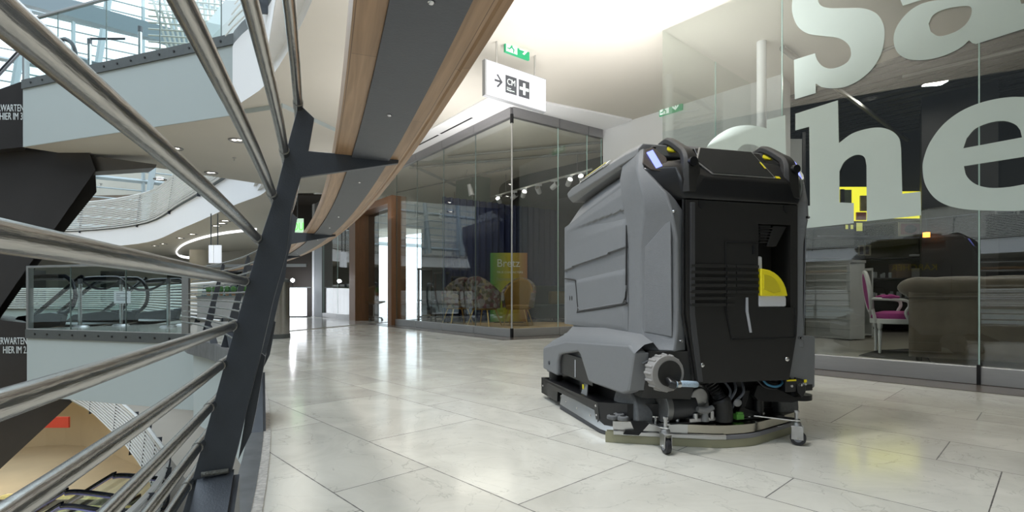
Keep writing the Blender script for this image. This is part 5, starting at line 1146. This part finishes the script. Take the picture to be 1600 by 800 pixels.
p = Vector((3.04, 6.3, 0)); o = MB().cyl((p.x, p.y, 0), (p.x, p.y, 4.14), .055, .055, 20); tag(o.build('support_pipe', mat('white steel pipe', (.75, .76, .78), .4)), 'white vertical steel pipe behind the lettered glass', 'pipe')
# white stacked panels at the left of the shop
wpn = empty('panel_rack', 'tall rack of white panels behind the glass, left of the letter h', 'rack', zx(1238, 462, 8.0)-Vector((0, 0, .68)))
for k, (z0, z1) in enumerate(((1.75, 2.35), (2.45, 3.1), (1.1, 1.65), (.05, 1.0))): MB().box(-.10, .14, -.02, .02, z0, z1).build('panel', mat('white panel', (.6, .62, .63), .5), wpn)
MB().box(-.15, -.10, -.03, .03, 0, 3.2).build('upright', BLACKM, wpn); MB().box(.14, .19, -.03, .03, 0, 3.2).build('upright', BLACKM, wpn)
for i, (a, b) in enumerate((((1222, 75), (1440, 235)), ((1300, 110), (1430, 60)), ((1410, 120), (1600, 75)))):
    o = MB().tube([atz(a[0], a[1], 3.72), atz(b[0], b[1], 3.72)], .035 if i == 0 else .02, 8); tag(o.build('ceiling_conduit', PIPE), ('thick diagonal pipe under the ceiling of the right shop', 'thin light track between the letters s and a', 'thin ceiling track right of the letter a')[i], 'pipe')
# counter
cA = zx(1328, 462, 7.8); ct = empty('sales_counter', 'pale grey sales counter with painted reflection streaks, left of the magenta chair', 'counter', (cA.x, cA.y, 0), 0)
dl = Vector((-.45, 1.28, 0)); dn = Vector((.30, .11, 0))
o = MB(); o.prism([Vector((0, 0, .02)), dl+Vector((0, 0, .02)), dl+dn+Vector((0, 0, .02)), dn+Vector((0, 0, .02))], (0, 0, 1.16)); o.build('carcass', mat('pale grey laminate', (.55, .57, .57), .45), ct, bevel=.004)
o = MB(); e = Vector((.02, -.02, 0)); o.prism([Vector((0, 0, 1.18))+e, dl+Vector((0, -.02, 1.18)), dl+dn+Vector((0, 0, 1.18)), dn+Vector((0.02, 0, 1.18))], (0, 0, .04)); o.build('countertop', mat('grey laminate top', (.40, .41, .41), .4), ct, bevel=.003)
for k in range(7):
    z = .16+k*.145; o = MB(); o.prism([Vector((0, -.006, z)), dl+Vector((-.003, -.006, z)), dl+Vector((-.003, -.012, z)), Vector((0, -.012, z))], (0, 0, .010)); o.build('reflection_streak', mat('painted reflection streak', (.33, .35, .35), .5), ct)  # strips paint reflection streaks onto the counter front
sh_ = empty('open_shelf_unit', 'narrow white open shelf unit beside the grey counter', 'shelf unit', (cA.x+.28, cA.y+.15, 0), 0)
for x in (0.02, .33): MB().box(x, x+.02, .25, .55, .02, 1.12).build('side_panel', mat('pale grey laminate', (.55, .57, .57), .45), sh_)
for z in (.05, .55, 1.08): MB().box(.02, .35, .25, .55, z, z+.02).build('shelf', mat('pale grey laminate', (.55, .57, .57), .45), sh_)
# dark wall shelving with goods
sv = empty('wall_shelving', 'dark wall shelving with glassware behind the counter', 'shelving', zx(1352, 462, 9.6)-Vector((0, 0, .68)))
for z in (.25, .62, .98, 1.35, 1.75): MB().box(-1.0, 1.15, -.18, .18, z, z+.025).build('shelf', mat('dark shelf board', (.05, .055, .055), .35), sv)
for x in (-1.0, .1, 1.13): MB().box(x, x+.02, .16, .18, 0, 2.0).build('upright', BLACKM, sv)
gl = mat('smoky glassware', (.28, .32, .33), .15); k_ = 0
pr = None
for z in (.645, 1.005):
    for k in range(13):
        x = .10+k*.075; h_ = .07+.05*random.random()
        q = sv.location+Vector((x, -.08+.06*(k % 2), z))
        g = MB(); g.loft([[(rr_*math.cos(a), rr_*math.sin(a), zz) for a in [2*PI*i/10 for i in range(10)]] for rr_, zz in ((.022, 0), (.028, h_*.5), (.024, h_))])
        o = g.build('drinking_glass', gl); o.location = q; tag(o, 'small smoky glass on the dark %s wall shelf, %s from the left' % ('lower' if z < .9 else 'upper', ORD[k]), 'glass', 'smoky glasses on the %s wall shelf' % ('lower' if z < .9 else 'upper'))
bxm = mat('brown cardboard', (.15, .11, .08), .8)
def pbox(u0, v0, u1, v1, Y, dep, name, m, label, cat, grp=None):
    a = zx(u0, v1, Y); b = zx(u1, v0, Y); o = MB().box(0, b.x-a.x, 0, dep, 0, b.z-a.z).build(name, m, bevel=.003); o.location = a; tag(o, label, cat, grp); return o
pbox(1401, 412, 1424, 434, 9.4, .2, 'cardboard_box', bxm, 'brown box on the dark shelving above the magenta chair', 'box')
pbox(1426, 419, 1441, 433, 9.4, .2, 'folded_cloths', mat('pale folded cloths', (.32, .34, .34), .8), 'pale stack of folded cloths right of the brown box', 'cloths')
pbox(1427, 397, 1441, 400, 9.4, .1, 'white_card', mat('white paper', (.55, .58, .60), .6), 'small white card on the dark shelf edge', 'card')
# yellow lit picture display
def lit(name, col, e): return mat(name, col, .5, emit=e, ecol=col)
yd = empty('lit_display_case', 'yellow lit picture display seen between the legs of the letter h', 'display', zx(1310, 352, 9.6))
def yb(u0, v0, u1, v1, m, name, off=0, dep=.03, par=yd): 
    a = zx(u0, v1, 9.6)-par.location; b = zx(u1, v0, 9.6)-par.location; return MB().box(a.x, b.x, -off, -off+dep, a.z, b.z).build(name, m, par)
yb(1310, 292, 1357, 345, lit('yellow lit panel', (.85, .80, .05), .9), 'lit_panel'); yb(1357, 299, 1440, 341, lit('yellow lit panel', (.85, .80, .05), .9), 'lit_panel')
for u0, v0, u1, v1, c_ in ((1312, 296, 1318, 318, (.03, .03, .03)), (1318, 297, 1329, 318, (.10, .13, .08)), (1343, 306, 1353, 330, (.25, .22, .12)), (1337, 332, 1352, 344, (.35, .12, .10))): yb(u0, v0, u1, v1, mat('picture %d' % u0, c_, .5, noise=.7, nscale=9), 'picture', .03)
for k, (u, v) in enumerate(((1320, 350), (1328, 350), (1337, 347))):
    o = pbox(u, v, u+(6 if k < 2 else 12), v+(9 if k < 2 else 15), 9.4, .03, 'small_frame', BLACKM, 'small black picture frame leaning below the yellow display, %s of three' % ('left', 'middle', 'right')[k], 'picture frame')
    a = MB().box(.012, (.058 if k < 2 else .12), -.004, 0, .012, (.09 if k < 2 else .16)).build('picture', lit('pale yellow picture', (.6, .62, .15), .4), o)
pf = pbox(1405, 347, 1440, 369, 9.3, .03, 'framed_picture', mat('beige frame', (.30, .27, .18), .5), 'pink framed picture with a dark oval, left of the glowing lamp', 'picture frame')
MB().box(.03, .375, -.004, 0, .03, .225).build('mount', mat('dusty pink mount', (.24, .10, .10), .7), pf)
MB().loft([[(.20+.105*math.cos(a), y, .128+.075*math.sin(a)) for a in [2*PI*i/24 for i in range(24)]] for y in (-.008, -.004)]).build('oval_picture', mat('dark oval print', (.03, .02, .015), .6, noise=.8, nscale=14), pf)
gp = zx(1447.5, 372, 8.2); gw = empty('glowing_lamp', 'small orange glowing filament lamp beside the pink picture', 'lamp', gp)
MB().cyl((0, 0, 0), (0, 0, .10), .05, .06, 16).build('lamp_glass', glass('lamp glass', (.9, .7, .5)), gw)
for k in range(5): MB().tube([(.045*math.cos(a), .045*math.sin(a), .02+k*.016) for a in [2*PI*i/12 for i in range(12)]], .004, 5, closed=True).build('filament', mat('orange filament', (1, .4, .05), .5, emit=5, ecol=(1, .42, .08)), gw)
MB().cyl((0, 0, .10), (0, 0, .45), .006).build('cord', BLACKM, gw); MB().box(-.02, .02, .0, .25, .44, .47).build('bracket', BLACKM, gw)
for k, (u0, u1) in enumerate(((1342, 1350), (1351, 1361))):
    o = pbox(u0, 383, u1, 399, 9.3, .03, 'small_frame', mat('olive frame', (.14, .14, .09), .5), 'olive picture frame on the upper dark shelf, %s of two' % ('left', 'right')[k], 'picture frame'); MB().box(.015, .075, -.004, 0, .02, .16).build('picture', DARK, o)
for k, (u0, v0, u1, v1) in enumerate(((1557, 328, 1586, 335), (1592, 322, 1630, 335))):
    o = pbox(u0, v0, u1, v1, 7.4, .03, 'wall_frame', mat('grey wall frame', (.16, .17, .17), .5), 'thin grey picture frame under the letter e, %s one' % ('left', 'right')[k], 'picture frame')
    MB().box(.012, .24, -.004, 0, .012, .05).build('picture', DARK, o)
# chesterfield sofa, seen from behind
VEL = mat('brown crushed velvet', (.115, .088, .058), .65, noise=.55, nscale=7, bump=.3, bscale=30); VEL.node_tree.nodes['Principled BSDF'].inputs['Sheen Weight'].default_value = .5
sA = atz(1420, 566, .004); so_ = empty('chesterfield_sofa', 'brown velvet chesterfield sofa with its back to the lettered shop window', 'sofa', (sA.x, sA.y, .004), -.70)
LS = 2.35
def roll(a, b):
    x = -.10+a*(LS+.2); seg = abs(math.sin(PI*(a*7.0+.15))); r = .105+.012*seg**.4
    e = min(1, a*14, (1-a)*14); r *= math.sqrt(max(.02, 1-(1-e)**2)); th = b*2*PI
    return (x, .10+r*math.cos(th)*1.05, .76+r*math.sin(th)*.92)
MB().grid(roll, 110, 16).build('back_roll', VEL, so_, angle=180)
MB().grid(lambda a, b: (a*LS, .02-.012*math.sin(PI*b)-.006*math.sin(a*40), .06+b*.66), 50, 8).build('back_cover', VEL, so_, solid=.03)
MB().box(0, LS, .03, .22, .06, .76).build('backrest', VEL, so_, bevel=.03, seg=3)
for x in (0, LS-.2):
    MB().box(x, x+.2, .05, .92, .06, .66).build('armrest', VEL, so_, bevel=.03, seg=3)
    MB().cyl((x+.08, .03, .74), (x+.08, .95, .74), .12, .12, 20).build('arm_roll', VEL, so_, bevel=.02)
for k in range(2): MB().box(.2+k*(LS-.4)/2, .2+(k+1)*(LS-.4)/2, .2, .9, .3, .46).build('seat_cushion', VEL, so_, bevel=.04, seg=3)
for x in (.08, LS-.08):
    for y in (.1, .85): MB().cyl((x, y, 0), (x, y, .08), .025, .035, 12).build('foot', BLACKM, so_)
MB().tube([(-.0, .0, .655), (.06, -.005, .66), (LS, -.005, .66)], .012, 8).build('piping', VEL, so_)
# magenta chair
cW = mat('white lacquered wood', (.72, .72, .72), .35); cM = mat('magenta velvet', (.36, .02, .22), .7, noise=.2, nscale=20)
cp_ = atz(1399, 552, .004); lc = empty('louis_chair', 'white carved armchair with magenta upholstery behind the sofa', 'chair', (cp_.x, cp_.y, .004), math.radians(-28))
def ell(n=32): return [2*PI*i/n for i in range(n)]
for x, y in ((.20, .17), (.20, -.17), (-.17, .16), (-.17, -.16)):
    g = MB(); g.loft([[(x+r_*math.cos(a), y+r_*math.sin(a), z) for a in ell(12)] for r_, z in ((.010, 0), (.017, .02), (.013, .05), (.022, .26), (.016, .28), (.027, .31), (.027, .36))]); g.build('leg', cW, lc)
g = MB(); g.loft([[(.25*math.cos(a)*(1.0), .24*math.sin(a), z) for a in ell()] for z in (.35, .41)]); g.build('seat_frame', cW, lc, bevel=.01)
g = MB(); g.loft([[(r_*math.cos(a), r_*.96*math.sin(a), z) for a in ell()] for r_, z in ((.235, .40), (.24, .43), (.22, .47), (.12, .495))]); g.build('seat', cM, lc)
def bk(a, r1, r2, off): q = Vector((-.24-.06*(.5+.5*math.sin(a)), r1*math.cos(a), .72+r2*math.sin(a))); return q+Vector((off, 0, 0))
MB().tube([bk(a, .20, .235, 0) for a in ell(36)], .024, 10, closed=True).build('back_frame', cW, lc)
MB().loft([[bk(a, .185, .22, .02) for a in ell()], [bk(a, .185, .22, -.02) for a in ell()]]).build('back_cushion', cM, lc, bevel=.01)
for s in (-1, 1):
    MB().tube([(-.21, s*.13, .38), (-.235, s*.12, .52)], .018, 8).build('back_support', cW, lc)
    MB().tube(catmull([(-.27, s*.19, .64), (-.10, s*.25, .635), (.06, s*.26, .62), (.09, s*.25, .56), (.06, s*.235, .48), (.10, s*.22, .38)], 5), .017, 8).build('arm', cW, lc)
    MB().tube([(-.16, s*.235, .655), (-.08, s*.25, .665), (.0, s*.255, .655)], [.015, .03, .015], 10).build('arm_pad', cM, lc)
mt = MB(); mt.prism([atz(u, v, .004) for u, v in ((1342, 556), (1372, 548), (1440, 545), (1460, 575), (1430, 566))], (0, 0, .01)); tag(mt.build('dark_mat', mat('dark rubber mat', (.02, .022, .025), .9, bump=1, bscale=40)), 'dark grey mat on the floor under the magenta chair', 'mat')
area('shop_fill_light', tuple(s2(2.6, 2.6, 3.75)), .16, 26, (1, .95, .85)); area('shop_fill_light', tuple(s2(1.0, 4.2, 3.75)), .16, 10, (1, .95, .85))  # area fill added so the sofa and its surroundings read brighter

# ---------------------------------------------------------------- far details on this floor
br = empty('far_bar', 'white pebbled bar counter with plants beyond the right end of the landing', 'bar counter', (-9.5, 15.6, .012))
MB().box(0, 1.9, 0, .5, 0, .62).build('front', mat('white pebbled stone', (.75, .76, .77), .6, noise=.3, nscale=60, bump=1, bscale=40), br); MB().box(-.02, 1.92, -.03, .5, .62, .66).build('worktop', ALU, br)
MB().box(0, 1.9, .02, .03, .66, 1.0).build('glass_screen', GLB, br, smooth=False)
gm = mat('potted green leaves', (.10, .22, .04), .7, noise=.6, nscale=40)
for k in range(9):
    q = empty('potted_plant', 'small potted green plant on the far white bar, %s from the left' % ORD[k], 'plant', (-9.3+k*.19, 15.85, .675), 0, 'potted plants on the far bar')
    MB().cyl((0, 0, 0), (0, 0, .12), .045, .06, 12).build('pot', mat('terracotta', (.4, .18, .08), .7), q)
    MB().grid(lambda a, b: ((.07+.02*math.sin(a*40+k))*math.cos(a*2*PI)*math.sin(b*PI), (.07+.02*math.sin(a*31))*math.sin(a*2*PI)*math.sin(b*PI), .20+.10*math.cos(b*PI)), 18, 8).build('foliage', gm, q)
for k, (u0, u1) in enumerate(((326, 332), (334, 345))):
    a = zx(u0, 411, 19); b = zx(u1, 383, 19); o = empty('far_hanging_sign', ('narrow white hanging sign far across the walkway', 'wider white hanging sign far across the walkway')[k], 'sign', a); MB().box(0, b.x-a.x, 0, .06, 0, b.z-a.z).build('board', mat('lit white board', (.7, .72, .75), .5, emit=.5), o)
    MB().cyl(((b.x-a.x)/2, .03, b.z-a.z), ((b.x-a.x)/2, .03, 3.7-a.z), .02).build('rod', DKFAS, o)
a = zx(456, 362, 14); gs = empty('green_neon_sign', 'bright green lit sign glimpsed under the handrail beside the nearest post', 'sign', a); MB().box(-.02, .30, .02, .05, -.02, .36).build('board', mat('pale green board', (.5, .7, .5), .5, emit=.5, ecol=(.7, 1, .75)), gs)
text('lettering', 'OU', .30, frame((0, .01, .04), (1, 0, 0), (0, 0, 1)), mat('green neon', (.1, .8, .1), .4, emit=1.2, ecol=(.15, .9, .1)), gs, .004, sx=.7)
MB().cyl((.14, .03, .34), (.14, .03, 3.72-a.z), .012).build('rod', DKFAS, gs)
# basement shop things
for k, (u, v, c_) in enumerate(((95, 655, (.55, .05, .02)), )):
    q = onplane(u, v, (0, 24, 0), (0, 1, 0)); o = MB().box(-.9, .35, 0, .1, -.4, .1).build('red_banner', mat('red banner', c_, .6)); o.location = q; tag(o, 'red banner of the shop below, glimpsed under the lower landing', 'banner')
for k in range(14):
    q = Vector((-19+(k % 7)*1.1-(k//7)*.4, 19.5-(k//7)*1.1, -7.2)); o = empty('produce_crate', 'crate of yellow goods in the shop below, %s from the left in the %s row' % (ORD[k % 7], 'back' if k < 7 else 'front'), 'crate', q, 0, 'crates in the shop below')
    MB().box(-.4, .4, -.3, .3, 0, .3).build('box', mat('brown cardboard', (.15, .11, .08), .8), o); MB().grid(lambda a, b: (-.36+.72*a, -.26+.52*b, .3+.10*math.sin(a*PI)*math.sin(b*PI)), 8, 8).build('contents', mat('yellow produce', (.65, .42, .12), .7, noise=.8, nscale=9), o)
    MB().box(-.4, .4, -.3, .3, -2.9, -.0).build('stand', mat('dark stand', (.05, .04, .03), .7), o)
# walls behind the camera close the walkway
o = MB(); o.box(-2, 12.2, -14.2, -14, -0, 4.15); st(o.build('wall_rear', WALLW)); o = MB(); o.box(12, 12.2, -14, 12, 0, 4.15); st(o.build('wall_right', WALLW))
